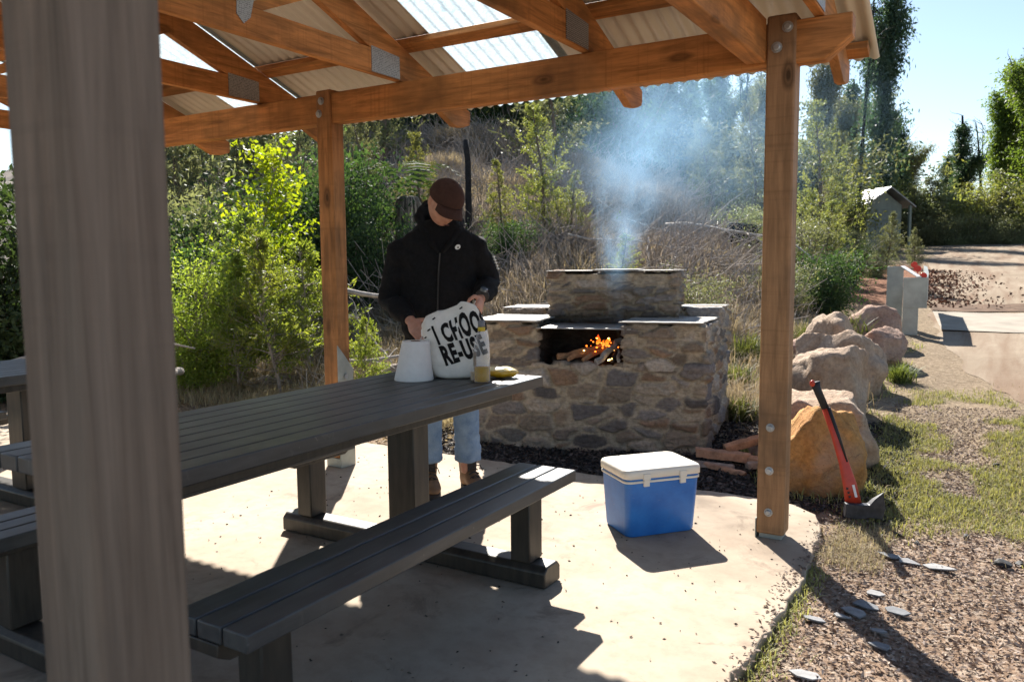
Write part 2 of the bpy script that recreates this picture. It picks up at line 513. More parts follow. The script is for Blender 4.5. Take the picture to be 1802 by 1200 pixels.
def blades(P, h, w, rng, lean=.5, droop=.3):
    """grass blades: two quads each, tapering"""
    n = len(P)
    az = rng.uniform(0, 2 * math.pi, n); ln = rng.uniform(.05, lean, n)
    hh = h * rng.uniform(.5, 1.25, n)
    d = np.stack([np.cos(az) * ln, np.sin(az) * ln, np.sqrt(1 - np.minimum(ln, .98) ** 2)], 1)
    s = np.stack([-np.sin(az + rng.uniform(-.8, .8, n)), np.cos(az), np.zeros(n)], 1)
    ww = (w * rng.uniform(.6, 1.3, n))[:, None]
    m = P + d * (hh * .55)[:, None]
    d2 = d.copy(); d2[:, 2] -= droop; d2[:, :2] *= 1.5
    e = m + d2 * (hh * .5)[:, None]
    V = np.empty((n, 6, 3))
    V[:, 0] = P - s * ww / 2; V[:, 1] = P + s * ww / 2; V[:, 2] = m + s * ww * .35; V[:, 3] = m - s * ww * .35
    V[:, 4] = e + s * ww * .06; V[:, 5] = e - s * ww * .06
    i = np.arange(n)[:, None] * 6
    Q = np.concatenate([i + np.array([[0, 1, 2, 3]]), i + np.array([[3, 2, 4, 5]])])
    return V.reshape(-1, 3), Q, n

class Plant:
    """gathers twigs (trunk part) and leaves (crown part) of one plant in local coordinates"""
    def __init__(self, seed):
        self.rng = np.random.default_rng(seed); self.tw = []; self.lv = []; self.tn = []; self.trunk = []
    def twig(self, A, B, ra, rb): self.tw.append(prisms(A, B, ra, rb))
    def limb(self, pts, rad): self.trunk.append((pts, rad))
    def leaf(self, P, size, aspect=2.4, D=None, jit=.5, up=0., tint=None):
        V, Q = leaves(P, size, self.rng, aspect, D, jit, up); self.lv.append((V, Q))
        self.tn.append(tint if tint is not None else self.rng.uniform(0, 1, len(P)))
    def meshes(self, name, leafm, barkm):
        V = []; Q = []; b = 0
        mb = MB()
        for p, r in self.trunk: mb.tube(p, r, 8)
        if mb.v:
            tmp = mb
            V.append(np.array(tmp.v)); qs = [f for f in tmp.f if len(f) == 4]; Q.append(np.array(qs)); b = len(tmp.v)
        for v, q in self.tw: V.append(v); Q.append(q + b); b += len(v)
        tm = np_mesh(name + '_trunk', np.concatenate(V), np.concatenate(Q), barkm, smooth=True) if V else None
        V = []; Q = []; b = 0
        for v, q in self.lv: V.append(v); Q.append(q + b); b += len(v)
        lm = np_mesh(name + '_crown', np.concatenate(V), np.concatenate(Q), leafm, tint=np.concatenate(self.tn))
        return tm, lm

def curve_pts(p0, d, L, n, rng, wob=.15, up=0.):
    p = np.array(p0, float); d = np.array(d, float); d /= np.linalg.norm(d); out = [p.copy()]
    for _ in range(n):
        d = d + rng.normal(size=3) * wob; d[2] += up; d /= np.linalg.norm(d)
        p = p + d * L / n; out.append(p.copy())
    return np.array(out)

def wattle(seed, h=3., rad=.9, nb=46, lf=.05, nl=16, droop=-.02, aspect=3.0, lo=.1, trk=None):
    """young feathery tree: leader with ascending sprays"""
    P = Plant(seed); g = P.rng
    tr = curve_pts((0, 0, 0), (0, 0, 1), h, 8, g, .05)
    P.limb([tuple(p) for p in tr], [(trk or .020) * h * (1 - .9 * i / 8) + .003 for i in range(9)])
    for k in range(nb):
        t = lo + (1 - lo) * (k + g.uniform(0, 1)) / nb
        i = min(int(t * 8), 7); p0 = tr[i] + (tr[i + 1] - tr[i]) * (t * 8 - i)
        az = g.uniform(0, 6.283); L = rad * (1.08 - t) ** .75 * g.uniform(.55, 1.15)
        d = (math.cos(az), math.sin(az), g.uniform(.25, .9))
        b = curve_pts(p0, d, L, 5, g, .16, droop)
        r0 = .006 * h ** .5
        P.twig(b[:-1], b[1:], np.linspace(r0, .002, 5), np.linspace(r0 * .8, .0015, 5))
        m = max(3, int(9 * L / rad))
        tt = g.uniform(.2, 1, m) * 5; ii = np.minimum(tt.astype(int), 4)
        base = b[ii] + (b[ii + 1] - b[ii]) * (tt - ii)[:, None]
        dirs = (b[ii + 1] - b[ii]); dirs /= np.linalg.norm(dirs, axis=1, keepdims=True)
        dirs = dirs + g.normal(size=(m, 3)) * .55; dirs /= np.linalg.norm(dirs, axis=1, keepdims=True)
        ends = base + dirs * (L * g.uniform(.22, .5, m))[:, None]
        P.twig(base, ends, .002, .001)
        cl = g.uniform(.1, .9)
        for a, e in zip(base, ends):
            u = g.uniform(0, 1.05, nl)[:, None]
            pts = a + (e - a) * u + g.normal(size=(nl, 3)) * lf * .28
            P.leaf(pts, lf, aspect, np.tile(e - a, (nl, 1)) / (np.linalg.norm(e - a) + 1e-6), .7, tint=np.clip(cl + g.normal(size=nl) * .22, 0, 1))
    return P

def bush(seed, h=1.6, rad=.9, stems=9, clumps=7, nl=60, lf=.05, aspect=2.2, spread=.22, trunk=0.):
    """many-stemmed shrub with leaf clumps through its volume"""
    P = Plant(seed); g = P.rng
    for s in range(stems):
        az = g.uniform(0, 6.283); tilt = g.uniform(0.05, .75)
        d = (math.cos(az) * tilt, math.sin(az) * tilt, 1)
        L = h * g.uniform(.6, 1.05) / (1 + .25 * tilt)
        b = curve_pts((g.normal() * .05, g.normal() * .05, 0), d, L, 6, g, .14)
        b[:, :2] *= rad / (h * .55)
        P.twig(b[:-1], b[1:], np.linspace(.014, .004, 6) * h ** .5, np.linspace(.012, .003, 6) * h ** .5)
        for c in range(clumps):
            t = g.uniform(trunk, 1.0) * 6; i = min(int(t), 5); p = b[i] + (b[i + 1] - b[i]) * (t - i)
            p = p + g.normal(size=3) * spread * rad * np.array([1, 1, .7]) * (.4 + t / 6)
            if p[2] < .05: p[2] = g.uniform(.05, .25) * h
            P.twig(b[i:i + 1], p[None], .004, .0015)
            n = int(nl * g.uniform(.5, 1.4)); sg = spread * rad * g.uniform(.45, .9)
            q = p + g.normal(size=(n, 3)) * sg * np.array([1, 1, .75])
            q[:, 2] = np.abs(q[:, 2])
            P.leaf(q, lf, aspect, None, up=.3, tint=np.clip(g.uniform(.1, .9) + g.normal(size=n) * .2, 0, 1))
    return P

def gum(seed, h=10., limbs=3, rt=.16, lf=.16, shoot=.7, dens=34, nl=20, bare=.12, lo=.1, fork=None, twigtop=True, lean=.05):
    """burnt gum with leafy regrowth sprouting all along trunk and limbs"""
    P = Plant(seed); g = P.rng
    axes = []
    tr = curve_pts((0, 0, -.3), (g.normal() * lean * .4, g.normal() * lean * .4, 1), h, 12, g, .03)
    rr = np.linspace(rt, rt * .22, 13); P.limb([tuple(p) for p in tr], list(rr)); axes.append((tr, 1.0))
    for k in range(limbs):
        i = int(g.integers(3, 9)) if fork is None else fork
        az = g.uniform(0, 6.283)
        L = h * g.uniform(.25, .5)
        lb = curve_pts(tr[i], (math.cos(az) * .42, math.sin(az) * .42, 1), L, 7, g, .12, .05)
        P.limb([tuple(p) for p in lb], list(np.linspace(rr[i] * .6, rt * .1, 8))); axes.append((lb, .75))
    for ax, sc_ in axes:
        n = len(ax) - 1; L = np.linalg.norm(np.diff(ax, axis=0), axis=1).sum()
        m = int(dens * L * .42); nl2 = int(nl * 2.3)
        T = g.uniform(lo if sc_ == 1.0 else 0.1, 1 - bare, m)
        for t in T:
            i = min(int(t * n), n - 1); p = ax[i] + (ax[i + 1] - ax[i]) * (t * n - i)
            az = g.uniform(0, 6.283)
            ln = shoot * sc_ * g.uniform(.35, 1.1) * (1.15 - .6 * t) * (.75 + .35 * math.sin(t * 17 + seed))
            e = p + np.array([math.cos(az), math.sin(az), g.uniform(.1, .9)]) * ln
            P.twig(p[None], e[None], .012, .004)
            n3 = int(nl2 * g.uniform(.4, 1.5)); u = g.beta(2.2, 1.3, n3)[:, None] * 1.1
            q = p + (e - p) * u + g.normal(size=(n3, 3)) * lf * g.uniform(.6, 1.25)
            P.leaf(q, lf * g.uniform(.75, 1.15), 2.9, None, up=-.7, tint=np.clip(g.uniform(.0, 1.) + g.normal(size=n3) * .15, 0, 1))
        if twigtop:
            for _ in range(14 if sc_ == 1 else 8):
                i = int(g.integers(max(1, n - 4), n + 1)); d = rdir(1, g, .9)[0]
                b = curve_pts(ax[i], d, h * .09 * g.uniform(.5, 1.6), 4, g, .2)
                P.twig(b[:-1], b[1:], np.linspace(.03, .008, 4), np.linspace(.022, .005, 4))
    return P

def plant_obj(name, tm, lm, loc, rz, s, label, cat, group=None):
    e = empty(name, loc, rz, label, cat, group); e.scale = (s, s, s) if not hasattr(s, '__len__') else s
    if tm: link(bpy.data.objects.new('trunk', tm), e)
    if lm: link(bpy.data.objects.new('crown', lm), e)
    return e
#PART2
# ------------------------------------------------------------------ world, sun, camera
SUN_EL = R(39); SUN_AZ = math.atan2(-.59, .807)        # azimuth from +Y towards +X
w = bpy.data.worlds.new('World'); sc.world = w; w.use_nodes = True
bg = w.node_tree.nodes['Background']
skyn = w.node_tree.nodes.new('ShaderNodeTexSky'); skyn.sky_type = 'NISHITA'; skyn.sun_disc = False
skyn.sun_elevation = SUN_EL; skyn.sun_rotation = SUN_AZ; skyn.air_density = 1.0; skyn.dust_density = .4; skyn.ozone_density = 1.3
w.node_tree.links.new(skyn.outputs[0], bg.inputs[0]); bg.inputs[1].default_value = .060
sl = bpy.data.lights.new('sun', 'SUN'); sl.energy = 5.0; sl.angle = R(.5); sl.color = (1, .95, .87)
so = bpy.data.objects.new('sun', sl); COL.objects.link(so)
tdir = Vector((-math.sin(SUN_AZ) * math.cos(SUN_EL), -math.cos(SUN_AZ) * math.cos(SUN_EL), -math.sin(SUN_EL)))
so.rotation_euler = tdir.to_track_quat('-Z', 'Y').to_euler(); so.location = (-12, 16, 20)

cd = bpy.data.cameras.new('camera'); cam = bpy.data.objects.new('camera', cd); COL.objects.link(cam); sc.camera = cam
cd.sensor_width = 36; cd.lens = 36 * F / 1802; cd.clip_end = 500; cd.clip_start = .05
fwd = Vector((math.sin(YAW) * math.cos(PITCH), math.cos(YAW) * math.cos(PITCH), -math.sin(PITCH)))
rgt = Vector((math.cos(YAW), -math.sin(YAW), 0)); upv = rgt.cross(fwd)
r2 = rgt * math.cos(ROLL) + upv * math.sin(ROLL); u2 = -rgt * math.sin(ROLL) + upv * math.cos(ROLL)
cam.matrix_world = Matrix(((r2.x, u2.x, -fwd.x, 0), (r2.y, u2.y, -fwd.y, 0), (r2.z, u2.z, -fwd.z, H), (0, 0, 0, 1)))
cd.dof.use_dof = True; cd.dof.focus_distance = 4.1; cd.dof.aperture_fstop = 5.0
sc.view_settings.view_transform = 'Standard'; sc.view_settings.look = 'None'; sc.view_settings.gamma = 1
sc.view_settings.exposure = 1.56
sc.render.engine = 'CYCLES'
cy = sc.cycles
cy.use_denoising = True
cy.max_bounces = 8; cy.diffuse_bounces = 4; cy.glossy_bounces = 3; cy.transmission_bounces = 6; cy.transparent_max_bounces = 16; cy.volume_bounces = 1
cy.volume_step_rate = 1.5; cy.volume_max_steps = 128
cy.sample_clamp_indirect = 6; cy.caustics_reflective = False; cy.caustics_refractive = False

# ------------------------------------------------------------------ ground, road, slab
def axis(*seg):
    out = []
    for a, b, s in seg:
        out.append(np.arange(a, b, s))
    return np.concatenate(out + [np.array([seg[-1][1]])])
gx = axis((-75, -14, 1.5), (-14, -8, .35), (-8, -2.5, .16), (-2.5, 2.6, .07), (2.6, 8, .3), (8, 60, 2.))
gy = axis((-14, 0, 1.), (0, 7.6, .07), (7.6, 13, .14), (13, 24, .3), (24, 48, .6), (48, 140, 3.))
GX, GY = np.meshgrid(gx, gy)
def vn(x, y, s, seed=0):
    """cheap smooth value noise, vectorised"""
    x = x / s + seed * 17.3; y = y / s + seed * 9.1
    xi = np.floor(x); yi = np.floor(y); fx = x - xi; fy = y - yi
    fx = fx * fx * (3 - 2 * fx); fy = fy * fy * (3 - 2 * fy)
    def h(a, b): return np.modf(np.abs(np.sin(a * 127.1 + b * 311.7) * 43758.5453))[0]
    return (h(xi, yi) * (1 - fx) + h(xi + 1, yi) * fx) * (1 - fy) + (h(xi, yi + 1) * (1 - fx) + h(xi + 1, yi + 1) * fx) * fy
def fbm(x, y, s, seed=0):
    return .5 * vn(x, y, s, seed) + .3 * vn(x, y, s / 2.1, seed + 1) + .2 * vn(x, y, s / 4.3, seed + 2)
def sst(a, b, x):
    t = np.clip((x - a) / (b - a), 0, 1); return t * t * (3 - 2 * t)
def road_edge(y):
    return np.interp(y, [6.8, 7.5, 9, 10.9, 12, 14, 18, 24, 30, 40], [1.0, .34, -.15, -.55, -.62, -.85, -1.0, -1.45, -1.7, -1.7])
def ground_z(x, y):
    z = terr(x, y)
    out = np.maximum(np.maximum(x + .62, -7.6 - x), np.maximum(y - 4.3, -2.2 - y))      # distance outside the slab
    am = sst(.05, .9, out)
    off = x < road_edge(np.clip(y, 6.8, 40)) - .1
    z = z + am * ((fbm(x, y, 1.3, 3) - .5) * .10 + (fbm(x, y, .33, 5) - .5) * .045) * np.where(off, 1, .35)
    bank = sst(.2, 1.5, terr(x, y) - (.062 * (sp(y - 5.6, .6) - sp(y - 46, 3.)) - .03))
    z = z + bank * (fbm(x, y, 2.6, 8) - .5) * 1.1 + bank * (fbm(x, y, .8, 9) - .5) * .35
    z = np.where(out < 0, -.06, z)
    return z
GZ = ground_z(GX, GY)
ny, nx = GX.shape
idx = np.arange(nx * ny).reshape(ny, nx)
Q = np.stack([idx[:-1, :-1], idx[:-1, 1:], idx[1:, 1:], idx[1:, :-1]], -1).reshape(-1, 4)
gme = np_mesh('ground', np.stack([GX, GY, GZ], -1).reshape(-1, 3), Q, M['ground'], smooth=True)
go = link(bpy.data.objects.new('ground', gme)); tag(go, kind='structure')
def vattr(me, name, val):
    a = me.attributes.new(name, 'FLOAT', 'POINT'); a.data.foreach_set('value', np.asarray(val, np.float32).ravel())
def m_grass(x, y):
    g = sst(3.95, 4.7, y + .25 * (fbm(x, y, .8, 2) - .5)) * (1 - sst(6.9, 8.6, y)) * sst(-.75, -.45, x) * (1 - sst(1.6, 2.4, x))
    return g * sst(.40, .56, fbm(x, y, .55, 4) + .05 * (y > 4.4) * (y < 6))
hb = terr(GX, GY) - (.062 * (sp(GY - 5.6, .6) - sp(GY - 46, 3.)) - .03)
vattr(gme, 'm_grass', m_grass(GX, GY))
vattr(gme, 'm_dry', sst(4.4, 5.6, GY) * .9 + .25 * (GX < -.6))
vattr(gme, 'm_bank', sst(.25, .9, hb + .5 * (fbm(GX, GY, 1.4, 6) - .5)))
ch = sst(.1, .55, 1.35 - np.hypot((GX + 2.0) / 1.9, (GY - 4.85) / .62) + .35 * (fbm(GX, GY, .3, 7) - .5)) * (GY > 4.2)
vattr(gme, 'm_char', ch)
vattr(gme, 'm_red', sst(.3, .8, 1.5 - np.hypot((GX + 2.0) / 1.1, (GY - 19.) / 5.5) + .4 * (fbm(GX, GY, .7, 11) - .5)))

ys = axis((6.9, 14, .1), (14, 37, .4))
rows = []
for y in ys:
    e = float(road_edge(y)) + .22 * (float(fbm(np.array(y), np.array(3.3), .6, 12)) - .5)
    s = np.concatenate([np.linspace(0, 3, 26), np.linspace(3.4, 30, 24)])
    xs = e + s
    rows.append(np.stack([xs, np.full_like(xs, y), ground_z(xs, np.full_like(xs, y)) + np.minimum(.016, .004 + s * .02)], 1))
rows = np.array(rows); nr, nc = rows.shape[:2]
idx = np.arange(nr * nc).reshape(nr, nc)
Q = np.stack([idx[:-1, :-1], idx[:-1, 1:], idx[1:, 1:], idx[1:, :-1]], -1).reshape(-1, 4)
tag(np_obj('dirt_road', rows.reshape(-1, 3), Q, M['road'], smooth=True), kind='structure')
def road_patch(name, poly_rows, lift, mat):
    rr = np.array(poly_rows); nr, nc = rr.shape[:2]
    z = ground_z(rr[..., 0], rr[..., 1]) + lift
    idx = np.arange(nr * nc).reshape(nr, nc)
    Q = np.stack([idx[:-1, :-1], idx[:-1, 1:], idx[1:, 1:], idx[1:, :-1]], -1).reshape(-1, 4)
    return tag(np_obj(name, np.concatenate([rr, z[..., None]], -1).reshape(-1, 3), Q, mat, smooth=True), kind='structure')
road_patch('concrete_apron', [[(x, y + .02 * math.sin(x * 3)) for x in np.linspace(float(road_edge(y)) + .05, 9, 60)] for y in np.linspace(11.75, 13.7, 14)], .026, M['apron'])
road_patch('soil_brown_shade_strip', [[(x, y + .12 * math.sin(x * 2.1) + .06 * math.sin(x * 5.7)) for x in np.linspace(-.8, 9, 80)] for y in np.linspace(13.85, 14.9, 8)], .030, M['soil'])  # dark sheet painting in the shaded band across the road

# slab: pale concrete with a slightly ragged corner
edge = [(-7.5, 4.33), (-6, 4.325), (-4.5, 4.335), (-3.2, 4.32), (-2.2, 4.33), (-1.37, 4.33), (-1.05, 4.335), (-.85, 4.30), (-.72, 4.18), (-.66, 4.0), (-.63, 3.6), (-.60, 3.25), (-.615, 2.8), (-.635, 2.35), (-.64, 1.2), (-.64, 0), (-.64, -2), (-7.5, -2)]
_ge = np.random.default_rng(8); ragged = []
for (xa, ya), (xb, yb) in zip(edge, edge[1:] + edge[:1]):
    nseg = max(1, int(math.hypot(xb - xa, yb - ya) / .05)) if xa > -3.6 and xb > -3.6 else 1
    for k in range(nseg):
        s = k / nseg; ragged.append((xa + (xb - xa) * s + _ge.normal() * (.006 if nseg > 1 else 0), ya + (yb - ya) * s + _ge.normal() * (.006 if nseg > 1 else 0)))
mb = MB(); mb.prism([(x, y) for x, y in reversed(ragged)], -.14, 0, 'z')
slab = mb.build('concrete_slab', M['slab'], bevel=.006); tag(slab, kind='structure')

# ------------------------------------------------------------------ shelter
sh = empty('picnic_shelter', (-3.2, 2.1, 0), 0, 'open timber picnic shelter with beige corrugated roof and clear roof panels over the tables', 'shelter')
ox, oy = -3.2, 2.1
def L(p): return (p[0] - ox, p[1] - oy, p[2])
def bb(name, lo, hi, mat, bevel=.006, parent=sh):
    mb = MB(); mb.b2(L(lo), L(hi)); return mb.build(name, mat, parent, bevel=bevel)
def bolt(p, parent, ax='y', r=.013):
    mb = MB()
    prof = [(r * 1.5, 0), (r * 1.5, .003), (r, .0035), (r, .012), (r * .75, .015)]
    mb.lathe(prof, 12)
    Mx = Matrix.Rotation(R(90), 3, 'X')
    mb.v = [tuple(Mx @ Vector(v) + Vector(L(p))) for v in mb.v]
    return mb.build('bolt', M['galv'], parent)
YB = 3.70                                   # far beam line
# posts
pf = bb('post', (-.965, .50, .02), (-.845, .62, 2.34), M['post_grey'], .008); tag(pf, 'weathered grey brown post nearest the camera')
pr = bb('post', (-.897, YB - .012, .022), (-.772, YB + .10, 2.345), M['post_tan'], .01)
mb = MB(); mb.b2(L((-.885, YB + .0, .001)), L((-.784, YB + .09, .021))); mb.b2(L((-.902, YB - .008, .001)), L((-.8975, YB + .09, .09)))
mb.build('post_bracket', M['galv_dull'], pr)
for z in (.127, .322, .523): bolt((-.842, YB - .012, z), pr)
for p in ((-.808, YB - .012, 2.287), (-.852, YB - .012, 2.206)): bolt(p, pr, r=.016)
pm = bb('post', (-3.60, YB - .012, .06), (-3.48, YB + .10, 2.335), M['post_pine'], .01)
mb = MB()
mb.prism([(YB - .02 - oy, 0), (YB + .115 - oy, 0), (YB + .115 - oy, .62), (YB + .05 - oy, .70), (YB - .02 - oy, .78)], -3.478 - ox, -3.470 - ox, 'x')
mb.b2(L((-3.60, YB - .01, 0.002)), L((-3.478, YB + .1, .058)))
mb.build('post_bracket', M['galv_dull'], pm, bevel=.002)
for z in (.30, .58): 
    m_ = MB(); m_.tube([L((-3.472, YB + .04, z)), L((-3.458, YB + .04, z))], .016, 10); m_.build('bolt', M['galv'], pm)
for p in ((-3.555, YB - .012, 2.27), (-3.575, YB - .012, 2.195)): bolt(p, pm, r=.016)
pl = bb('post', (-6.30, YB - .012, .02), (-6.18, YB + .10, 2.335), M['post_pine'], .01)
for x in (-3.60, -6.30):
    bb('post', (x, .50, .02), (x + .12, .62, 2.34), M['post_pine'], .008)
# beams: far and near, mitred free ends
for yb in (YB, .53):
    mb = MB()
    mb.prism([(-6.9 - ox, 2.135), (-.655 - ox, 2.135), (-.548 - ox, 2.222), (-.548 - ox, 2.315), (-6.9 - ox, 2.315)], yb - oy, yb + .09 - oy, 'y')
    mb.build('eave_beam', M['pine_x'], sh, bevel=.006)
bb('side_beam', (-.985, .62, 2.150), (-.90, YB - .002, 2.338), M['pine_y'], .006)
# trusses along Y
RY = 2.11; SL = .378
def ztop(y): return 2.526 + SL * ((3.69 - RY) - abs(y - RY))
D = .165
for X in (-.66, -1.765, -2.95, -4.10, -5.25, -6.4):
    t_ = .045
    x0, x1 = X - t_ - ox, X - ox
    for sgn in (1, -1):
        def yy(y): return (RY + sgn * (y - RY)) - oy
        poly = [(yy(RY), ztop(RY) - D), (yy(4.10), ztop(4.10) - D), (yy(4.25), 2.141), (yy(4.34), 2.146), (yy(4.405), 2.168), (yy(4.415), 2.19), (yy(4.415), ztop(4.415)), (yy(RY), ztop(RY))]
        mb = MB(); mb.prism(poly, x0, x1, 'x')
        r_ = mb.build('rafter', M['pine_y'], sh, bevel=.003)
        pp = MB(); pp.prism([(yy(3.455), 2.325), (yy(3.695), 2.325), (yy(3.695), 2.448), (yy(3.455), 2.462)], X - ox + .0005, X - ox + .003, 'x'); pp.build('nail_plate', M['nail'], r_)
    mb = MB()
    mb.prism([(3.80 - oy, 2.318), (3.80 - oy, 2.33), (3.50 - oy, 2.452), (RY * 2 - 3.50 - oy, 2.452), (RY * 2 - 3.80 - oy, 2.33), (RY * 2 - 3.80 - oy, 2.318)], x0 + .001, x1 - .001, 'x')
    tb = mb.build('tie_beam', M['pine_y'], sh, bevel=.003)
    pp = MB()
    pp.prism([(2.585 - oy, 2.365), (2.625 - oy, 2.40), (2.66 - oy, 2.53), (2.555 - oy, 2.53), (2.545 - oy, 2.40)], X - ox, X - ox + .0025, 'x'); pp.build('nail_plate', M['nail'], tb)
    for ya, yb in ((2.55, RY + .06), (2.66, 3.0)):
        mb = MB(); mb.prism([(ya - .05 - oy, 2.454), (ya + .05 - oy, 2.454), (yb + .045 - oy, ztop(yb + .045) - D), (yb - .055 - oy, ztop(yb - .055) - D)], x0 + .004, x1 - .004, 'x'); mb.build('web', M['pine_y'], sh)
        mb = MB(); mb.prism([(2 * RY - (ya - .05) - oy, 2.454), (2 * RY - (ya + .05) - oy, 2.454), (2 * RY - (yb + .045) - oy, ztop(yb + .045) - D), (2 * RY - (yb - .055) - oy, ztop(yb - .055) - D)], x0 + .004, x1 - .004, 'x'); mb.build('web', M['pine_y'], sh)
# purlins under the sheets
for sgn in (1, -1):
    for y in (4.34, 3.755, 3.12, 2.36):
        z = ztop(y)
        yw = RY + sgn * (y - RY)
        mb = MB(); mb.box((( -7.0 - .565) / 2 - ox, yw - oy, z + .022), (6.435, .085, .040), (-math.atan(SL) * sgn, 0, 0)); mb.build('purlin', M['pine_x'], sh, bevel=.003)
# corrugated sheets
def corr(x0, x1, sgn, mat, name, n_per=12, pitch=.076, amp=.0085, lift=0.0):
    xs = np.linspace(x0, x1, max(8, int((x1 - x0) / pitch * n_per)))
    ysn = np.linspace(RY + .0, 4.47, 5)
    zc = amp * np.sin(2 * math.pi * xs / pitch)
    V = []
    for y in ysn:
        zz = ztop(y) + .0545 + lift
        V.append(np.stack([xs - ox, np.full_like(xs, RY + sgn * (y - RY)) - oy, zz + zc], 1))
    V = np.array(V); nr, nc = V.shape[:2]; idx = np.arange(nr * nc).reshape(nr, nc)
    Q = np.stack([idx[:-1, :-1], idx[:-1, 1:], idx[1:, 1:], idx[1:, :-1]], -1).reshape(-1, 4)
    o = np_obj(name, V.reshape(-1, 3), Q, mat, sh, smooth=True)
    md = o.modifiers.new('solid', 'SOLIDIFY'); md.thickness = .0012; md.offset = 1
    return o
bounds = [(-.53, -1.43, 0), (-1.43, -2.11, 0), (-2.11, -2.79, 1), (-2.79, -3.47, 0), (-3.47, -4.15, 0), (-4.15, -4.83, 1), (-4.83, -5.5, 0), (-5.5, -6.2, 0), (-6.2, -6.95, 1)]
for b, a, s in bounds:
    for sgn in (1, -1):
        corr(a - .03, b + .03 if b < -.6 else b, sgn, M['skylight'] if s else M['sheet'], 'skylight_sheet' if s else 'roof_sheet', lift=.0015 if s else (0.0 if int(b * 7) % 2 else .003))
mb = MB(); mb.box((-3.72 - ox, RY - oy, ztop(RY) + .068), (6.42, .16, .003)); mb.build('ridge_cap', M['sheet'], sh)

# ------------------------------------------------------------------ picnic table
pt = empty('picnic_table', (-2.135, 2.0, 0), 0, 'dark slatted picnic table with two attached benches under food and a tote bag', 'picnic table', 'picnic tables under the shelter')
def P(lo, hi): return [(lo[0] + 2.135, lo[1] - 2.0, lo[2]), (hi[0] + 2.135, hi[1] - 2.0, hi[2])]
def part(name, boxes, mat, bevel=.004, parent=pt):
    mb = MB()
    for lo, hi in boxes: mb.b2(*P(lo, hi))
    return mb.build(name, mat, parent, bevel=bevel)
n = 8; x0, x1 = -2.50, -1.772; wd = (x1 - x0) / n
part('tabletop', [((x0 + i * wd + .0028, 1.168, .708), (x0 + (i + 1) * wd - .0028, 3.238, .755)) for i in range(n)], M['slat'])
fr = part('table_frame', [((-2.44, 1.25, .668), (-2.40, 3.05, .706)), ((-1.87, 1.25, .668), (-1.83, 3.05, .706))] + [((-2.40, y - .05, .670), (-1.87, y + .05, .706)) for y in (1.37, 2.72, 3.0, 2.0)], M['leg'], .003)
for y in (1.37, 2.725):
    part('pedestal', [((-2.245, y - .055, .09), (-2.10, y + .055, .668))], M['leg'], .006)
    # foot rail with chamfered top and ends
    mb = MB()
    prof = [(y - .065 - 2, .004), (y + .065 - 2, .004), (y + .065 - 2, .066), (y + .042 - 2, .088), (y - .042 - 2, .088), (y - .065 - 2, .066)]
    mb.prism(prof, -2.90 + 2.135, -1.455 + 2.135, 'x'); mb.build('foot_rail', M['leg'], pt, bevel=.006)
    for xs in (-1.575, -2.765):
        part('bench_leg', [((xs - .045, y - .052, .0885), (xs + .045, y + .052, .352))], M['leg'], .006)
        mb = MB(); yy0 = y - .20 - 2; yy1 = y + .20 - 2
        mb.prism([(yy0, .404), (yy0, .372), (yy0 + .035, .353), (yy1 - .035, .353), (yy1, .372), (yy1, .404)], xs - .07 + 2.135, xs + .07 + 2.135, 'x')
        mb.build('bench_bracket', M['leg'], pt, bevel=.003)
for xa, xb in ((-1.672, -1.402), (-2.845, -2.575)):
    wd = (xb - xa) / 3
    part('bench_seat', [((xa + i * wd + .0035, 1.172, .405), (xa + (i + 1) * wd - .0035, 2.835, .45)) for i in range(3)], M['slat'])
pt2 = copy_tree(pt); pt2.location = (-4.42, 1.58, 0)
pt2['label'] = 'dark slatted picnic table standing further left behind the nearest post'

# ------------------------------------------------------------------ things on the table
TZ = .7555
def cyl_items():
    pass
# kitchen roll, unwound into a cone
e = empty('paper_towel_roll', (-2.245, 2.87, TZ), 0, 'white paper towel roll sagging into a cone on the table end', 'paper roll')
mb = MB(); rings = []
for r, z, dx in ((.088, 0, 0), (.089, .004, 0), (.081, .05, .003), (.072, .11, .008), (.064, .165, .014), (.062, .177, .015), (.024, .177, .015), (.022, .168, .015), (.022, .02, .01)):
    rings.append([Vector((dx + (r + .0015 * math.sin(3 * a + 1)) * math.cos(a), r * math.sin(a), z)) for a in [2 * math.pi * k / 40 for k in range(40)]])
mb.loft(rings)
mt = plain('white_paper', (.78, .75, .73), .9, 0, .04, 30, .12, 120, .1)
mb.build('paper', mt, e, smooth=True)
t = NT('brown_card_tube'); t.set(Base_Color=(.26, .19, .13), Roughness=.9)
mb = MB(); mb.lathe([(.0215, .01), (.0215, .179), (.019, .179), (.019, .01)], 20, (.014, 0, 0)); mb.build('card_tube', t.m, e, smooth=True)

def clear_mat(name, tint, op=.25):
    t = NT(name); t.set(Base_Color=tint, Roughness=.08); t.b.inputs['Specular IOR Level'].default_value = .8
    tp = t.new('ShaderNodeBsdfTransparent'); tp.inputs[0].default_value = (*tint, 1)
    lw = t.new('ShaderNodeLayerWeight'); lw.inputs[0].default_value = .35
    f = t.math('ADD', t.math('MULTIPLY', lw.outputs['Facing'], .5), op, True)
    mx = t.new('ShaderNodeMixShader'); t.l(f, mx.inputs[0]); t.l(tp.outputs[0], mx.inputs[1]); t.l(t.b.outputs[0], mx.inputs[2]); t.l(mx.outputs[0], t.out.inputs['Surface'])
    return t.m
M['clear'] = clear_mat('clear_plastic', (.90, .90, .91), .07)
t = NT('golden_oil'); t.set(Base_Color=(.70, .46, .012), Roughness=.15)
tr = t.new('ShaderNodeBsdfTranslucent'); tr.inputs[0].default_value = (.95, .66, .015, 1)
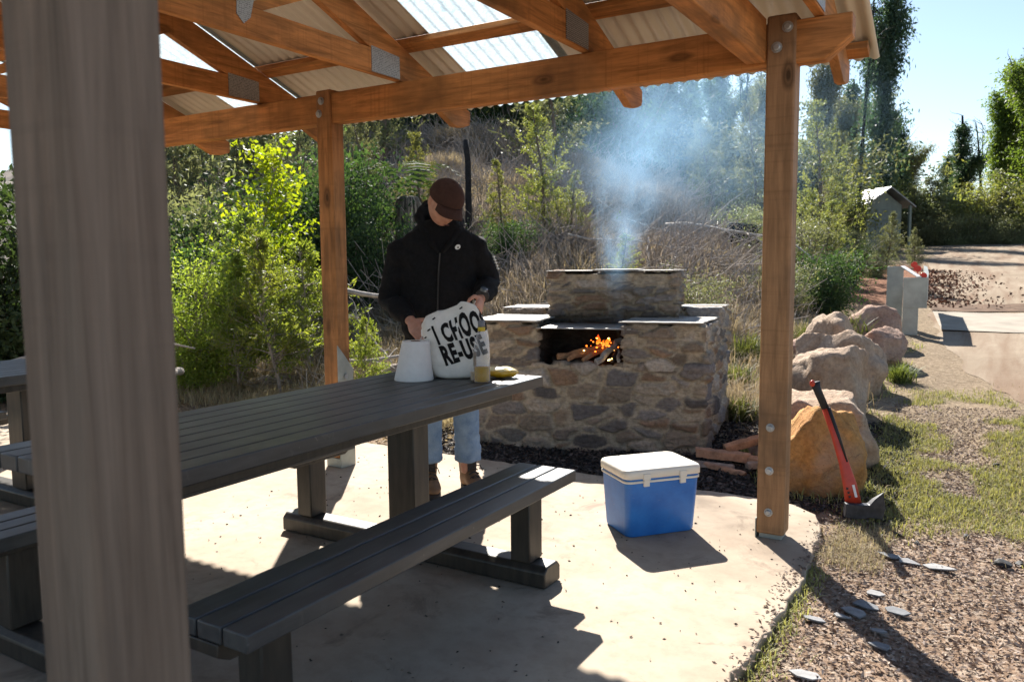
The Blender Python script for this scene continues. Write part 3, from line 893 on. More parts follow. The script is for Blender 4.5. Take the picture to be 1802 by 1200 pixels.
mx = t.new('ShaderNodeMixShader'); mx.inputs[0].default_value = .5; t.l(t.b.outputs[0], mx.inputs[1]); t.l(tr.outputs[0], mx.inputs[2]); t.l(mx.outputs[0], t.out.inputs['Surface']); M['oil'] = t.m
e = empty('oil_bottle', (-1.93, 2.955, TZ), 0, 'clear plastic bottle a quarter full of golden oil beside the tote bag', 'bottle')
mb = MB(); mb.lathe([(.034, 0), (.037, .006), (.037, .10), (.0355, .125), (.036, .15), (.031, .185), (.021, .215), (.0135, .232), (.013, .25)], 28, cap=False)
mb.build('bottle_body', M['clear'], e, smooth=True)
mb = MB(); mb.lathe([(.0325, .003), (.0355, .008), (.0355, .066), (.001, .066)], 28); mb.build('oil', M['oil'], e, smooth=True)
mb = MB(); mb.lathe([(.015, .226), (.0165, .228), (.0165, .244), (.015, .245)], 20); mb.build('cap_ring', plain('yellow_plastic', (.62, .43, .02), .4, 0, .05), e, smooth=True)
mb = MB(); mb.lathe([(.0145, .245), (.0155, .248), (.0155, .268), (.012, .274)], 20); mb.build('cap', plain('grey_plastic', (.16, .16, .18), .4, 0, .05), e, smooth=True)
lab = MB(); rings = []
for z in (.072, .135):
    rings.append([Vector((.0378 * math.cos(a), .0378 * math.sin(a), z)) for a in np.linspace(R(195), R(262), 12)])
v = rings[0] + rings[1]; lab.add(v, [(i, i + 1, 13 + i, 12 + i) for i in range(11)])
lo_ = lab.build('bottle_label', plain('faded_brown_label', (.34, .26, .20), .6, 0, .35, 60), e); lo_.modifiers.new('s', 'SOLIDIFY').thickness = .0005
e = empty('water_bottle', (-2.30, 3.03, TZ), 0, 'clear bottle with a white cap standing behind the paper roll', 'bottle')
mb = MB(); mb.lathe([(.034, 0), (.037, .006), (.037, .13), (.031, .155), (.016, .18), (.0135, .186), (.0135, .195)], 24, cap=False); mb.build('bottle_body', M['clear'], e, smooth=True)
mb = MB(); mb.lathe([(.016, .184), (.0175, .187), (.0175, .213), (.014, .217)], 20); mb.build('cap', plain('white_cap_plastic', (.8, .8, .78), .4, 0, .03), e, smooth=True)
# packet
t = NT('yellow_and_clear_packet'); v = t.coord('Object'); sx = t.new('ShaderNodeSeparateXYZ'); t.l(v, sx.inputs[0])
n_ = t.noise(v, 25, 3)
c = t.mix(t.ramp(t.math('ADD', sx.outputs['Z'], t.math('MULTIPLY', n_, .012)), [(.040, 0), (.047, 1)]), (.66, .37, .015), (.82, .70, .40))
t.set(Base_Color=c, Roughness=.18); t.b.inputs['Specular IOR Level'].default_value = .8; t.bump(t.noise(v, 60, 3), .5, .004)
mb = MB(); rings = []
for i in range(17):
    s = i / 16; xx = (s - .5) * .17; k = max(.02, (1 - abs(2 * s - 1) ** 3.0)) ** .6
    rings.append([Vector((xx, .052 * k * math.cos(a) + .003 * math.sin(9 * s * 3), .026 + .026 * k * math.sin(a) * (1 if math.sin(a) > 0 else .95) + .002 * math.sin(17 * s + 2 * a))) for a in [2 * math.pi * q / 20 for q in range(20)]])
mb.loft(rings); o = mb.build('food_packet', t.m, None, smooth=True); o.location = (-1.925, 3.10, TZ); o.rotation_euler = (0, 0, R(20))
tag(o, 'shiny yellow plastic food packet lying behind the oil bottle', 'food packet')
mb = MB(); mb.box((0, 0, .017), (.042, .03, .032)); mb.box((0, 0, .036), (.044, .032, .005))
o = mb.build('small_carton', plain('cream_carton', (.62, .52, .40), .7, 0, .12, 40), None, bevel=.002); o.location = (-1.985, 2.985, TZ); o.rotation_euler = (0, 0, R(36))
tag(o, 'small cream carton between the tote bag and the oil bottle', 'carton')
# tote bag
FACE = R(34.4)
bag = empty('tote_bag', (-2.115, 3.045, TZ), FACE, 'white cotton tote bag with bold black lettering standing open on the table', 'tote bag')
M['canvas'] = plain('white_cotton_canvas', (.76, .72, .66), .9, 0, .05, 40, .25, 160, .1)
zz = [0, .006, .02, .05, .09, .14, .19, .24, .28, .305, .322]
xl = [-.085, -.11, -.122, -.135, -.146, -.155, -.163, -.172, -.150, -.118, -.095]
xr = [.105, .128, .135, .140, .143, .142, .138, .128, .112, .095, .08]
dp = [.06, .078, .084, .086, .086, .082, .074, .06, .045, .034, .028]
def bag_pt(a, z):
    l = np.interp(z, zz, xl); r = np.interp(z, zz, xr); d = np.interp(z, zz, dp)
    cx = (l + r) / 2; hw = (r - l) / 2
    ca, sa = math.cos(a), math.sin(a)
    e_ = .62
    x = cx + hw * math.copysign(abs(ca) ** e_, ca); y = d * math.copysign(abs(sa) ** e_, sa)
    f = mnoise.noise(Vector((x * 9, z * 6, y * 9))) * .014 + (abs(mnoise.noise(Vector((x * 11 + z * 7, z * 9 - x * 4, 7.3)))) - .22) * .030 * (.35 + .65 * min(1, z / .2)) + mnoise.noise(Vector((x * 26 + z * 18, z * 11, 3))) * .0045
    zt = z + (.014 * math.sin(x * 30 + 1) + .012 * (x > .0)) * max(0, (z - .2) / .122) 
    return Vector((x, y + f * (1 if sa < 0 else -1), zt))
NA = 72; Zs = list(np.linspace(0, .322, 46))
rings = [[bag_pt(2 * math.pi * k / NA, z) for k in range(NA)] for z in Zs]
inner = [[Vector((p.x * .95, p.y * .9, p.z)) for p in rings[-1]]] + [[Vector((p.x * .93, p.y * .85, p.z - .06)) for p in rings[-4]]]
mb = MB(); mb.loft(rings + inner); mb.build('bag_body', M['canvas'], bag, smooth=True)
M['print'] = plain('black_print', (.015, .014, .014), .8, 0, .2, 30, 0, 60, .1)
def front_y(x, z):
    l = np.interp(z, zz, xl); r = np.interp(z, zz, xr)
    cx = (l + r) / 2; hw = (r - l) / 2
    u = max(-.999, min(.999, (x - cx) / hw)); ca = math.copysign(abs(u) ** (1 / .62), u)
    a = -math.acos(max(-1, min(1, ca)))
    p = bag_pt(a, z); return p.y, p.z - z
_rows = {}
def wrap_pt(s, z):
    """point on the bag at arc length s along the front (0 at the middle of the front)"""
    zi = round(max(0, min(.322, z)), 3)
    if zi not in _rows:
        A = np.linspace(-math.pi, math.pi * .6, 260); Pp = np.array([tuple(bag_pt(a, zi)) for a in A])
        sl = np.concatenate([[0], np.cumsum(np.linalg.norm(np.diff(Pp, axis=0), axis=1))])
        sl -= np.interp(-math.pi / 2, A, sl); _rows[zi] = (sl, Pp)
    sl, Pp = _rows[zi]
    p = np.array([np.interp(s, sl, Pp[:, k]) for k in range(3)]); q = np.array([np.interp(s + .006, sl, Pp[:, k]) for k in range(3)])
    t = q - p; nrm = np.array([t[1], -t[0], 0]); nrm /= np.linalg.norm(nrm) + 1e-9
    return p, nrm, p[2] - zi
def letter_mesh(txt, size, sx, off, pos, ang, name):
    cu = bpy.data.curves.new('t', 'FONT'); cu.body = txt; cu.size = size; cu.offset = off; cu.resolution_u = 3; cu.space_character = 1.12
    to = bpy.data.objects.new('t', cu); COL.objects.link(to)
    me = realize(to); bpy.data.objects.remove(to); bpy.data.curves.remove(cu)
    bm = bmesh.new(); bm.from_mesh(me); bmesh.ops.triangulate(bm, faces=bm.faces)
    for _ in range(4):
        ed = [q for q in bm.edges if q.calc_length() > .012]
        if not ed: break
        bmesh.ops.subdivide_edges(bm, edges=ed, cuts=1)
        bmesh.ops.triangulate(bm, faces=[f for f in bm.faces if len(f.verts) > 3])
    ca, sa = math.cos(ang), math.sin(ang)
    for v in bm.verts:
        x, y = v.co.x * sx, v.co.y
        X = pos[0] + x * ca - y * sa; Z = pos[1] + x * sa + y * ca
        p_, n_, dz = wrap_pt(X, Z); v.co = Vector((p_[0] + n_[0] * .0026, p_[1] + n_[1] * .0026, Z + dz))
    bmesh.ops.recalc_face_normals(bm, faces=bm.faces)
    bm.to_mesh(me); bm.free(); me.materials.clear(); me.materials.append(M['print'])
    o = bpy.data.objects.new(name, me); link(o, bag)
    return o
letter_mesh('I CHOOSE', .118, .50, .0058, (-.088, .160), R(15), 'lettering')
letter_mesh('RE-USE', .118, .53, .0058, (-.066, .066), R(15), 'lettering')
# eyelets along the mouth
for x, z in ((-.135, .225), (-.112, .282), (.012, .300), (-.150, .19)):
    fy, dz = front_y(x, z); mb = MB(); mb.box((x, fy - .003, z + dz), (.016, .003, .006), (0, R(-35), 0)); mb.build('bag_slot', M['print'], bag)
fy, dz = front_y(.085, .03); mb = MB(); mb.box((.085, fy - .002, .032), (.036, .001, .003), (0, R(-8), 0)); mb.build('small_print', M['print'], bag)

# ------------------------------------------------------------------ cooler
co = empty('cooler', (-1.385, 3.592, 0), R(49.5), 'scuffed blue hard cooler with a white lid on the sunlit concrete', 'cooler')
def cool_mat():
    t = NT('scuffed_blue_plastic'); v = t.coord('Object'); n = t.noise(v, 7, 5, .6); n2 = t.noise(t.coord('Object', (4, 4, 30)), 7, 4, .7, .6); n3 = t.noise(v, 70, 4, .7)
    b = t.ramp(n, [(.3, (.018, .13, .45)), (.7, (.035, .21, .60))])
    b = t.mix(t.ramp(n2, [(.63, 0), (.72, .45)]), b, (.28, .33, .36))
    b = t.mix(t.ramp(n3, [(.68, 0), (.76, .35)]), b, (.25, .33, .45))
    t.set(Base_Color=b, Roughness=.42); return t.m
M['blue'] = cool_mat(); M['white_pl'] = plain('aged_white_plastic', (.78, .72, .62), .45, 0, .05, 8, 0, 60)
def rrect(hx, hy, r, n=6):
    out = []
    for cx, cy, a0 in ((hx - r, hy - r, 0), (-hx + r, hy - r, 90), (-hx + r, -hy + r, 180), (hx - r, -hy + r, 270)):
        for k in range(n + 1):
            a = R(a0 + 90 * k / n); out.append((cx + r * math.cos(a), cy + r * math.sin(a)))
    return out
def rr_loft(levels, name, mat, parent, n=6):
    mb = MB(); mb.loft([[Vector((x, y, z)) for x, y in rrect(hx, hy, r, n)] for hx, hy, r, z in levels]); return mb.build(name, mat, parent, smooth=True)
o = rr_loft([(.165, .112, .03, .004), (.176, .122, .034, .002), (.180, .127, .035, .012), (.190, .138, .032, .20), (.193, .141, .032, .262)], 'cooler_body', M['blue'], co)
try: o.data.set_sharp_from_angle(angle=R(50))
except Exception: pass
rr_loft([(.194, .142, .032, .262), (.199, .147, .034, .263), (.199, .147, .034, .272), (.194, .142, .032, .273)], 'rim_band', M['white_pl'], co)
rr_loft([(.195, .143, .032, .273), (.195, .143, .032, .282)], 'blue_groove', M['blue'], co)
rr_loft([(.197, .145, .032, .282), (.202, .150, .036, .284), (.202, .150, .036, .312), (.198, .146, .036, .322), (.188, .136, .034, .327), (.10, .07, .02, .329)], 'lid', M['white_pl'], co)
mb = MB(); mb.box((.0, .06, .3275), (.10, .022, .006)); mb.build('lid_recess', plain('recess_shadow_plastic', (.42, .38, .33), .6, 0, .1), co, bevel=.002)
for x in (-.095, .095):
    mb = MB(); mb.box((x, -.1505, .292), (.038, .012, .03)); mb.box((x, -.1485, .264), (.030, .012, .036)); mb.build('latch', M['white_pl'], co, bevel=.003)
# ------------------------------------------------------------------ stone barbecue
BQ = R(14.2)
bq = empty('stone_barbecue', (-1.62, 5.215, 0), BQ, 'fieldstone barbecue with chimney wall and steel hotplate over a fire', 'barbecue')
PAL = np.array([(.30, .24, .19), (.22, .20, .18), (.26, .23, .21), (.19, .165, .15), (.30, .20, .135), (.36, .30, .235), (.28, .22, .165), (.16, .145, .14), (.31, .25, .19), (.38, .33, .28)])
MORT = np.array((.46, .385, .285))
def masonry(name, lo, hi, cell, parent, seed=0, res=.011, flare=0., soot=None, amp=.020, mort_w=.11, skip=()):
    lo = np.array(lo, float); hi = np.array(hi, float)
    N = np.maximum(2, np.round((hi - lo) / res).astype(int))
    Vs = []; Qs = []; b = 0
    for ax in range(3):
        u, v = [k for k in range(3) if k != ax]
        gu = np.linspace(lo[u], hi[u], N[u] + 1); gv = np.linspace(lo[v], hi[v], N[v] + 1)
        A, B = np.meshgrid(gu, gv)
        for side in (0, 1):
            if (ax, side) in skip: continue
            P_ = np.zeros(A.shape + (3,)); P_[..., u] = A; P_[..., v] = B; P_[..., ax] = (lo, hi)[side][ax]
            idx = np.arange(A.size).reshape(A.shape) + b
            q = np.stack([idx[:-1, :-1], idx[:-1, 1:], idx[1:, 1:], idx[1:, :-1]], -1).reshape(-1, 4)
            flip = (side == 0) ^ (ax == 1)
            if flip: q = q[:, ::-1]
            Vs.append(P_.reshape(-1, 3)); Qs.append(q); b += A.size
    V = np.concatenate(Vs); Q = np.concatenate(Qs)
    key = np.round(V * 4000).astype(np.int64)
    _, first, inv = np.unique(key, axis=0, return_index=True, return_inverse=True)
    V = V[first]; Q = inv.reshape(-1)[Q]
    # normals: sum of outward box axes
    nrm = np.zeros_like(V)
    for ax in range(3):
        nrm[:, ax] += (np.abs(V[:, ax] - hi[ax]) < 1e-6); nrm[:, ax] -= (np.abs(V[:, ax] - lo[ax]) < 1e-6)
    nrm /= np.linalg.norm(nrm, axis=1, keepdims=True) + 1e-9
    cell = np.array(cell)
    g = np.random.default_rng(seed)
    warp = np.stack([np.array([mnoise.noise(Vector(tuple(p * 7 + 3.1 * k))) for p in V]) for k in range(2)], 1) * .028
    W = V.copy(); W[:, 0] += warp[:, 0]; W[:, 2] += warp[:, 1]
    base = np.floor(W / cell).astype(int)
    F1 = np.full(len(V), 9.); F2 = np.full(len(V), 9.); ID = np.zeros(len(V), np.int64)
    def hsh(c, s): return np.modf(np.abs(np.sin(c[:, 0] * 127.1 + c[:, 1] * 311.7 + c[:, 2] * 74.7 + s * 19.19 + seed * 3.7) * 43758.5453))[0]
    for dx in (-1, 0, 1):
        for dy in (-1, 0, 1):
            for dz in (-1, 0, 1):
                c = base + (dx, dy, dz)
                pt = c + .1 + .8 * np.stack([hsh(c, 1), hsh(c, 2), hsh(c, 3)], 1)
                d = np.abs(pt - W / cell); d = (d ** 3.4).sum(1) ** (1 / 3.4)
                i = (c[:, 0] * 73856093) ^ (c[:, 1] * 19349663) ^ (c[:, 2] * 83492791)
                less = d < F1
                F2 = np.where(less, F1, np.minimum(F2, d)); ID = np.where(less, i, ID); F1 = np.where(less, d, F1)
    hid = np.modf(np.abs(np.sin(ID * .0137 + seed) * 43758.5453))[0]
    h2 = np.modf(hid * 97.3)[0]
    m = sst(mort_w * .35, mort_w * 1.25, F2 - F1)
    fine = np.array([mnoise.fractal(Vector(tuple(p * 22)), 1.0, 2.0, 4) for p in V])
    fl = np.array([mnoise.fractal(Vector((p[0] * 9, p[1] * 9, p[2] * 70)), 1.0, 2.0, 3) for p in V])
    crag = np.array([abs(mnoise.noise(Vector((p[0] * 13 + seed, p[1] * 13, p[2] * 30)))) for p in V])
    disp = m * (.15 + .85 * hid) * amp * 1.9 + fine * .006 + m * fl * .007 - m * crag * .012 - .006
    X = V + nrm * disp[:, None]
    if flare: X[:, 0] += flare * np.clip(V[:, 1], 0, 2) * (V[:, 0] > hi[0] - .3) * np.clip((V[:, 0] - hi[0] + .3) / .3, 0, 1)
    colr = PAL[(h2 * len(PAL)).astype(int) % len(PAL)] * (.66 + .70 * np.modf(hid * 31.7)[0])[:, None]
    colr = MORT * (.8 + .4 * (fine[:, None] * .5 + .5)) * (1 - m[:, None]) + colr * m[:, None]
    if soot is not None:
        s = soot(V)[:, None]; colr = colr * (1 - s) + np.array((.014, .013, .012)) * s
    me = np_mesh(name, X, Q, M['stone'], smooth=True)
    a = me.attributes.new('stone', 'FLOAT_COLOR', 'POINT')
    a.data.foreach_set('color', np.concatenate([colr, np.ones((len(V), 1))], 1).astype(np.float32).ravel())
    o = bpy.data.objects.new(name, me); link(o, parent)
    return o
# local x runs to the right along the front, y goes back from the front face
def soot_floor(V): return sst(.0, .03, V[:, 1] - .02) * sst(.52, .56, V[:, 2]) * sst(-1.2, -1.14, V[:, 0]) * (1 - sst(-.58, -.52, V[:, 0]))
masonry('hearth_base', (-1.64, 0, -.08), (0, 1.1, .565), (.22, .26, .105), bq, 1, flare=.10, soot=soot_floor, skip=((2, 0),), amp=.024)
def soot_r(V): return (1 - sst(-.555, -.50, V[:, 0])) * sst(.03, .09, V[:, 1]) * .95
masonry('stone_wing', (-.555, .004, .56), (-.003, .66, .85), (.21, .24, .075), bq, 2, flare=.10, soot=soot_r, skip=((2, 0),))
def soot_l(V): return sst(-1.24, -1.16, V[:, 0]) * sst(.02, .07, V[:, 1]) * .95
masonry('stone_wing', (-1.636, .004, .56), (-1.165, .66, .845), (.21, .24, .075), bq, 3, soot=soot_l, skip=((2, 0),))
masonry('stone_wing', (-.30, .663, .56), (.0, 1.085, .915), (.22, .24, .10), bq, 5, flare=.10, skip=((2, 0),))
masonry('stone_wing', (-1.60, .663, .56), (-1.20, 1.085, .90), (.22, .24, .10), bq, 6, skip=((2, 0),))
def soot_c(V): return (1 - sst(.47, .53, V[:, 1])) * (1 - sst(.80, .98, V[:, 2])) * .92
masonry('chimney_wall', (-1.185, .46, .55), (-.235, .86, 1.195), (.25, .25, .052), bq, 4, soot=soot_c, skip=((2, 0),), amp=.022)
# flat cap stones
def flag(poly, z0, z1, seed, parent=bq, mat=None, name='cap_stone', bev=.006):
    g = random.Random(seed); pts = []
    n = len(poly)
    for i in range(n):
        a = Vector(poly[i]); b_ = Vector(poly[(i + 1) % n])
        m = max(2, int((b_ - a).length / .05))
        for k in range(m):
            p = a.lerp(b_, k / m); pts.append((p.x + g.uniform(-.018, .014), p.y + g.uniform(-.018, .016)))
    mb = MB(); mb.prism(pts, z0 + .003, z1 - .004 - g.uniform(0, .006), 'z')
    return mb.build(name, mat or M['slate'], parent, bevel=bev)
flag([(-.575, -.02), (-.02, -.03), (.03, .30), (.05, .64), (-.20, .655), (-.545, .60)], .862, .884, 1)
flag([(-1.66, -.02), (-1.15, -.01), (-1.15, .45), (-1.25, .655), (-1.66, .65)], .858, .884, 2)
flag([(-.235, .67), (.06, .665), (.11, 1.1), (-.24, 1.09)], .928, .95, 3)
flag([(-1.62, .68), (-1.22, .67), (-1.21, 1.09), (-1.62, 1.1)], .913, .938, 4)
for i, (a, b_) in enumerate(((-1.21, -.86), (-.855, -.52), (-.515, -.215))):
    flag([(a, .435 + .01 * i), (b_, .44), (b_, .885), (a, .88)], 1.210, 1.226 + .006 * (i % 2), 10 + i)
mb = MB(); mb.b2((-1.225, -.012, .818), (-.50, .44, .826)); mb.build('hotplate', M['hotplate'], bq, bevel=.002)
bR = Matrix.Rotation(BQ, 4, 'Z'); bT = Matrix.Translation((-1.62, 5.215, 0)) @ bR
def bw(p): return tuple(bT @ Vector(p))
# burning sticks: each its own thing
def stick(name, a, b_, r, mat, label, group, cat='firewood', sides=5, bend=.01):
    A = Vector(bw(a)); B = Vector(bw(b_)); g = random.Random(label + str(a))
    pts = []; rad = []
    for k in range(7):
        s = k / 6; p = A.lerp(B, s) - A
        p += Vector((g.uniform(-1, 1), g.uniform(-1, 1), g.uniform(-1, 1))) * bend * (0 < k < 6)
        pts.append(p); rad.append(r * g.uniform(.82, 1.12))
    mb = MB(); mb.tube(pts, rad, sides, squash=.8)
    o = mb.build(name, mat, None, bevel=.002); o.location = A
    return tag(o, label, cat, group)
fg = 'sticks burning in the barbecue'
stick('burning_stick', (-1.03, .05, .615), (-.70, .30, .66), .026, M['ember_log'], 'thickest brown split stick, leftmost in the barbecue fire', fg)
stick('burning_stick', (-.95, .03, .600), (-.72, .33, .68), .020, M['ember_log'], 'second brown stick from the left in the barbecue fire', fg)
stick('burning_stick', (-.84, .02, .597), (-.68, .32, .70), .021, M['ember_log'], 'brown stick just left of the pale ashy log in the fire', fg)
stick('burning_stick', (-.745, -.005, .590), (-.60, .22, .72), .026, M['ash_log'], 'pale ashy log leaning up over the barbecue hearth lip', fg, bend=.016)
stick('burning_stick', (-.64, .05, .60), (-.60, .30, .71), .024, M['charcoal'], 'black charred log at the right end of the fire', fg)
stick('burning_stick', (-.59, .03, .60), (-.63, .25, .70), .018, M['ash_log'], 'short grey ashy stick against the right hearth wall', fg)
stick('burning_stick', (-1.08, .10, .595), (-.82, .36, .60), .019, M['charcoal'], 'charred stick lying low at the back of the fire', fg)
# embers and flames
def glow(name, c, s):
    t = NT(name); t.set(Base_Color=(.05, .01, .0), Emission_Color=c, Emission_Strength=s); return t.m
M['ember'] = glow('glowing_ember', (1, .16, .015), 2.2); M['flame'] = glow('orange_flame', (1, .24, .02), 1.1); M['hot'] = glow('hot_ember', (1, .55, .15), 4)
def flame_mat():
    t = NT('flame'); v = t.coord('Generated'); s = t.new('ShaderNodeSeparateXYZ'); t.l(v, s.inputs[0])
    em = t.new('ShaderNodeEmission'); em.inputs['Strength'].default_value = .8
    t.l(t.ramp(s.outputs['Z'], [(0, (1, .42, .06)), (.5, (1, .16, .01)), (1, (.6, .04, .01))]), em.inputs['Color'])
    tp = t.new('ShaderNodeBsdfTransparent'); mx = t.new('ShaderNodeMixShader')
    n = t.noise(t.coord('Object', (1, 1, .35)), 45, 3)
    t.l(t.ramp(n, [(.4, .08), (.62, .85)]), mx.inputs[0]); t.l(tp.outputs[0], mx.inputs[1]); t.l(em.outputs[0], mx.inputs[2]); t.l(mx.outputs[0], t.out.inputs['Surface'])
    return t.m
fm = flame_mat()
g = random.Random(5)
mb = MB()
for k in range(4):
    a = (-.79 + .03 * k + g.uniform(-.02, .02), .20 + g.uniform(-.05, .08), .675 + g.uniform(-.01, .02)); h = g.uniform(.04, .075)
    pts = [Vector(a) + Vector((.008 * math.sin(5 * s + k) + s * .02, 0, s * h)) for s in (0, .2, .45, .7, .88, 1)]
    mb.tube(pts, [.006, .016, .014, .009, .005, .001], 7)
o = mb.build('fire_flames', fm, None, smooth=True); o.location = (-1.62, 5.215, 0); o.rotation_euler = (0, 0, BQ)
tag(o, 'small orange flames licking up under the steel hotplate', 'flames', kind='stuff')
mb = MB(); mb2 = MB()
for k in range(38):
    p = (-.74 + g.gauss(0, .065), .17 + g.uniform(-.08, .14), .665 + g.gauss(0, .03)); r = g.uniform(.002, .006)
    (mb if k % 5 else mb2).ell(p, (r * 1.3, r, r), 4)
for p in ((-.655, .04, .605), (-.665, .05, .600), (-.64, .05, .612)): mb2.ell(p, (.007, .006, .006), 4)
for m_, nm, mt in ((mb, 'fire_embers', M['ember']), (mb2, 'hot_embers', M['hot'])):
    o = m_.build(nm, mt, None, smooth=True); o.location = (-1.62, 5.215, 0); o.rotation_euler = (0, 0, BQ)
    tag(o, 'glowing orange embers among the burning sticks' if m_ is mb else 'brightest yellow embers low in the fire', 'embers', kind='stuff')
# stacked firewood on the ground by the barbecue
def split_log(loc, rot, L_, w_, h_, mat, label):
    g = random.Random(label); n = 9; rings = []
    sec = [(-.5, -.45), (.5, -.5), (.42, .1), (.1, .5), (-.3, .3)]
    for i in range(n):
        s = i / (n - 1); k = 1 + g.uniform(-.08, .08)
        rings.append([Vector(((s - .5) * L_ + g.uniform(-.006, .006), y * w_ * .8 * k + g.uniform(-.003, .003), z * h_ * .75 * k + g.uniform(-.003, .003))) for y, z in sec])
    mb = MB(); mb.loft(rings); o = mb.build('firewood_log', mat, None, bevel=.003); o.location = loc; o.rotation_euler = tuple(R(a) for a in rot)
    tag(o, label, 'firewood', 'split logs heaped beside the barbecue')
split_log((-1.44, 5.02, .045), (0, 4, 15), .34, .09, .08, M['firewood'], 'reddish split log lying against the barbecue corner')
split_log((-1.27, 5.05, .03), (10, 0, -20), .36, .085, .07, M['firewood'], 'reddish split log at the front of the heap near the post')
split_log((-1.50, 4.90, .0), (0, 0, 5), .32, .08, .045, M['firewood_grey'], 'grey bark slab lowest in the firewood heap')
split_log((-1.33, 5.18, .11), (20, -14, 35), .30, .085, .075, M['firewood'], 'split log lying on top of the heap')
split_log((-1.22, 5.30, .13), (0, 62, 130), .30, .10, .05, M['firewood'], 'wedge of firewood standing up behind the heap')
split_log((-1.16, 5.00, .02), (0, 0, 40), .26, .07, .06, M['firewood_grey'], 'short grey log at the right end of the heap')
split_log((-1.38, 4.86, -.005), (0, 3, -15), .28, .06, .045, M['firewood'], 'thin split log nearest the concrete slab')

# ------------------------------------------------------------------ smoke
def smoke_mat():
    t = NT('blue_smoke'); n = t.n; n.remove(t.b)
    v = t.coord('Object'); s = t.new('ShaderNodeSeparateXYZ'); t.l(v, s.inputs[0])
    X, Y, Z = s.outputs
    # centre line bends to the right as it rises; radius grows with height
    z2 = t.math('MULTIPLY', Z, Z)
    cx = t.math('ADD', t.math('MULTIPLY', Z, -.10), t.math('MULTIPLY', z2, .20))
    dx = t.math('SUBTRACT', X, cx); dy = t.math('SUBTRACT', Y, t.math('MULTIPLY', Z, .35))
    rad = t.math('ADD', .045, t.math('ADD', t.math('MULTIPLY', Z, .11), t.math('MULTIPLY', z2, .17)))
    rr = t.math('DIVIDE', t.math('SQRT', t.math('ADD', t.math('MULTIPLY', dx, dx), t.math('MULTIPLY', dy, dy))), rad)
    fall = t.math('SUBTRACT', 1.0, rr, True)
    fall = t.math('POWER', fall, 1.3)
    nz = t.noise(t.coord('Object', (1.6, 1.6, 1.0)), 2.3, 5, .62, .8)
    nn = t.ramp(nz, [(.40, 0), (.66, 1)])
    inv = t.math('DIVIDE', .16, t.math('ADD', t.math('MULTIPLY', rad, 1.0), .06))
    top = t.math('SUBTRACT', 1.0, t.math('MULTIPLY', t.math('SUBTRACT', Z, 1.3), .75), True)
    d = t.math('MULTIPLY', t.math('MULTIPLY', t.math('MULTIPLY', fall, nn), t.math('MULTIPLY', inv, top)), 5.6)
    vol = t.new('ShaderNodeVolumePrincipled'); vol.inputs['Color'].default_value = (.42, .70, 1, 1); vol.inputs['Anisotropy'].default_value = .3
    t.l(d, vol.inputs['Density']); t.l(vol.outputs[0], t.out.inputs['Volume'])
    return t.m
mb = MB(); rings = []
for z in np.linspace(0, 2.5, 16):
    cx = -.10 * z + .20 * z * z; cyy = .35 * z; r = .045 + .11 * z + .17 * z * z
    rings.append([Vector((cx + r * math.cos(a), cyy + r * math.sin(a), z)) for a in [2 * math.pi * k / 24 for k in range(24)]])
mb.loft(rings); o = mb.build('smoke_plume', smoke_mat(), None, smooth=True)
o.location = bw((-.62, .25, .72)); o.rotation_euler = (0, 0, R(31)); tag(o, 'thin blue smoke rising from the barbecue fire', 'smoke', kind='stuff')
def veil_mat():
    t = NT('drifting_smoke'); t.n.remove(t.b)
    v = t.coord('Object'); ln = t.new('ShaderNodeVectorMath', operation='LENGTH'); t.l(v, ln.inputs[0])
    f = t.math('SUBTRACT', 1.0, ln.outputs['Value'], True)
    nz = t.ramp(t.noise(t.coord('Object'), 1.7, 4, .6, .6), [(.36, 0), (.68, 1)])
    vol = t.new('ShaderNodeVolumePrincipled'); vol.inputs['Color'].default_value = (.42, .70, 1, 1); vol.inputs['Anisotropy'].default_value = .3
    t.l(t.math('MULTIPLY', t.math('MULTIPLY', f, nz), t.math('MULTIPLY', t.math('ADD', t.new('ShaderNodeObjectInfo').outputs['Object Index'], .35), .17)), vol.inputs['Density']); t.l(vol.outputs[0], t.out.inputs['Volume'])
    return t.m
vm = veil_mat()
for (px, dist, z, s) in ((1190, 8.6, 2.45, (1.6, 1.5, .95)), (1300, 12.0, 3.0, (2.4, 2.4, 1.5))):
    mb = MB(); mb.ell((0, 0, 0), (1, 1, 1), 14)
    o = mb.build('smoke_drift', vm, None, smooth=True); x, y = at(px, dist); o.location = (x, y, z); o.scale = s; o.rotation_euler = (0, 0, R(31)); o.pass_index = 1 if px < 1250 else 0
    tag(o, 'blue smoke haze hanging in front of the hillside' if px < 1250 else 'fainter smoke haze drifting across the trees behind the right post', 'smoke', kind='stuff')

# ------------------------------------------------------------------ boulders
def boulder(loc, size, rz, seed, mat, label, cuts=7, group='boulders lining the grass verge', name='boulder', rough=.085, sub=5):
    bm = bmesh.new(); bmesh.ops.create_icosphere(bm, subdivisions=sub, radius=1)
    g = random.Random(seed)
    pl = []
    for k in range(cuts):
        n = Vector((g.gauss(0, 1), g.gauss(0, 1), g.gauss(0, .8))).normalized(); pl.append((n, g.uniform(.48, .76)))
    for v in bm.verts:
        p = v.co.copy()
        for n, d in pl:
            q = p.dot(n) - d
            if q > 0: p -= n * q * .96
        nz = mnoise.fractal(p * 1.7 + Vector((seed, 0, 0)), 1., 2., 5) * rough * 1.6 + mnoise.noise(p * 9 + Vector((seed, 3, 0))) * rough * .22
        p *= 1 + nz
        v.co = Vector((p.x * size[0], p.y * size[1], p.z * size[2]))
    me = bpy.data.meshes.new(name); bm.to_mesh(me); bm.free()
    me.polygons.foreach_set('use_smooth', np.ones(len(me.polygons), bool)); me.materials.append(mat)
    o = bpy.data.objects.new(name, me); link(o); o.location = loc; o.rotation_euler = (0, 0, rz)
    return tag(o, label, 'boulder', group)
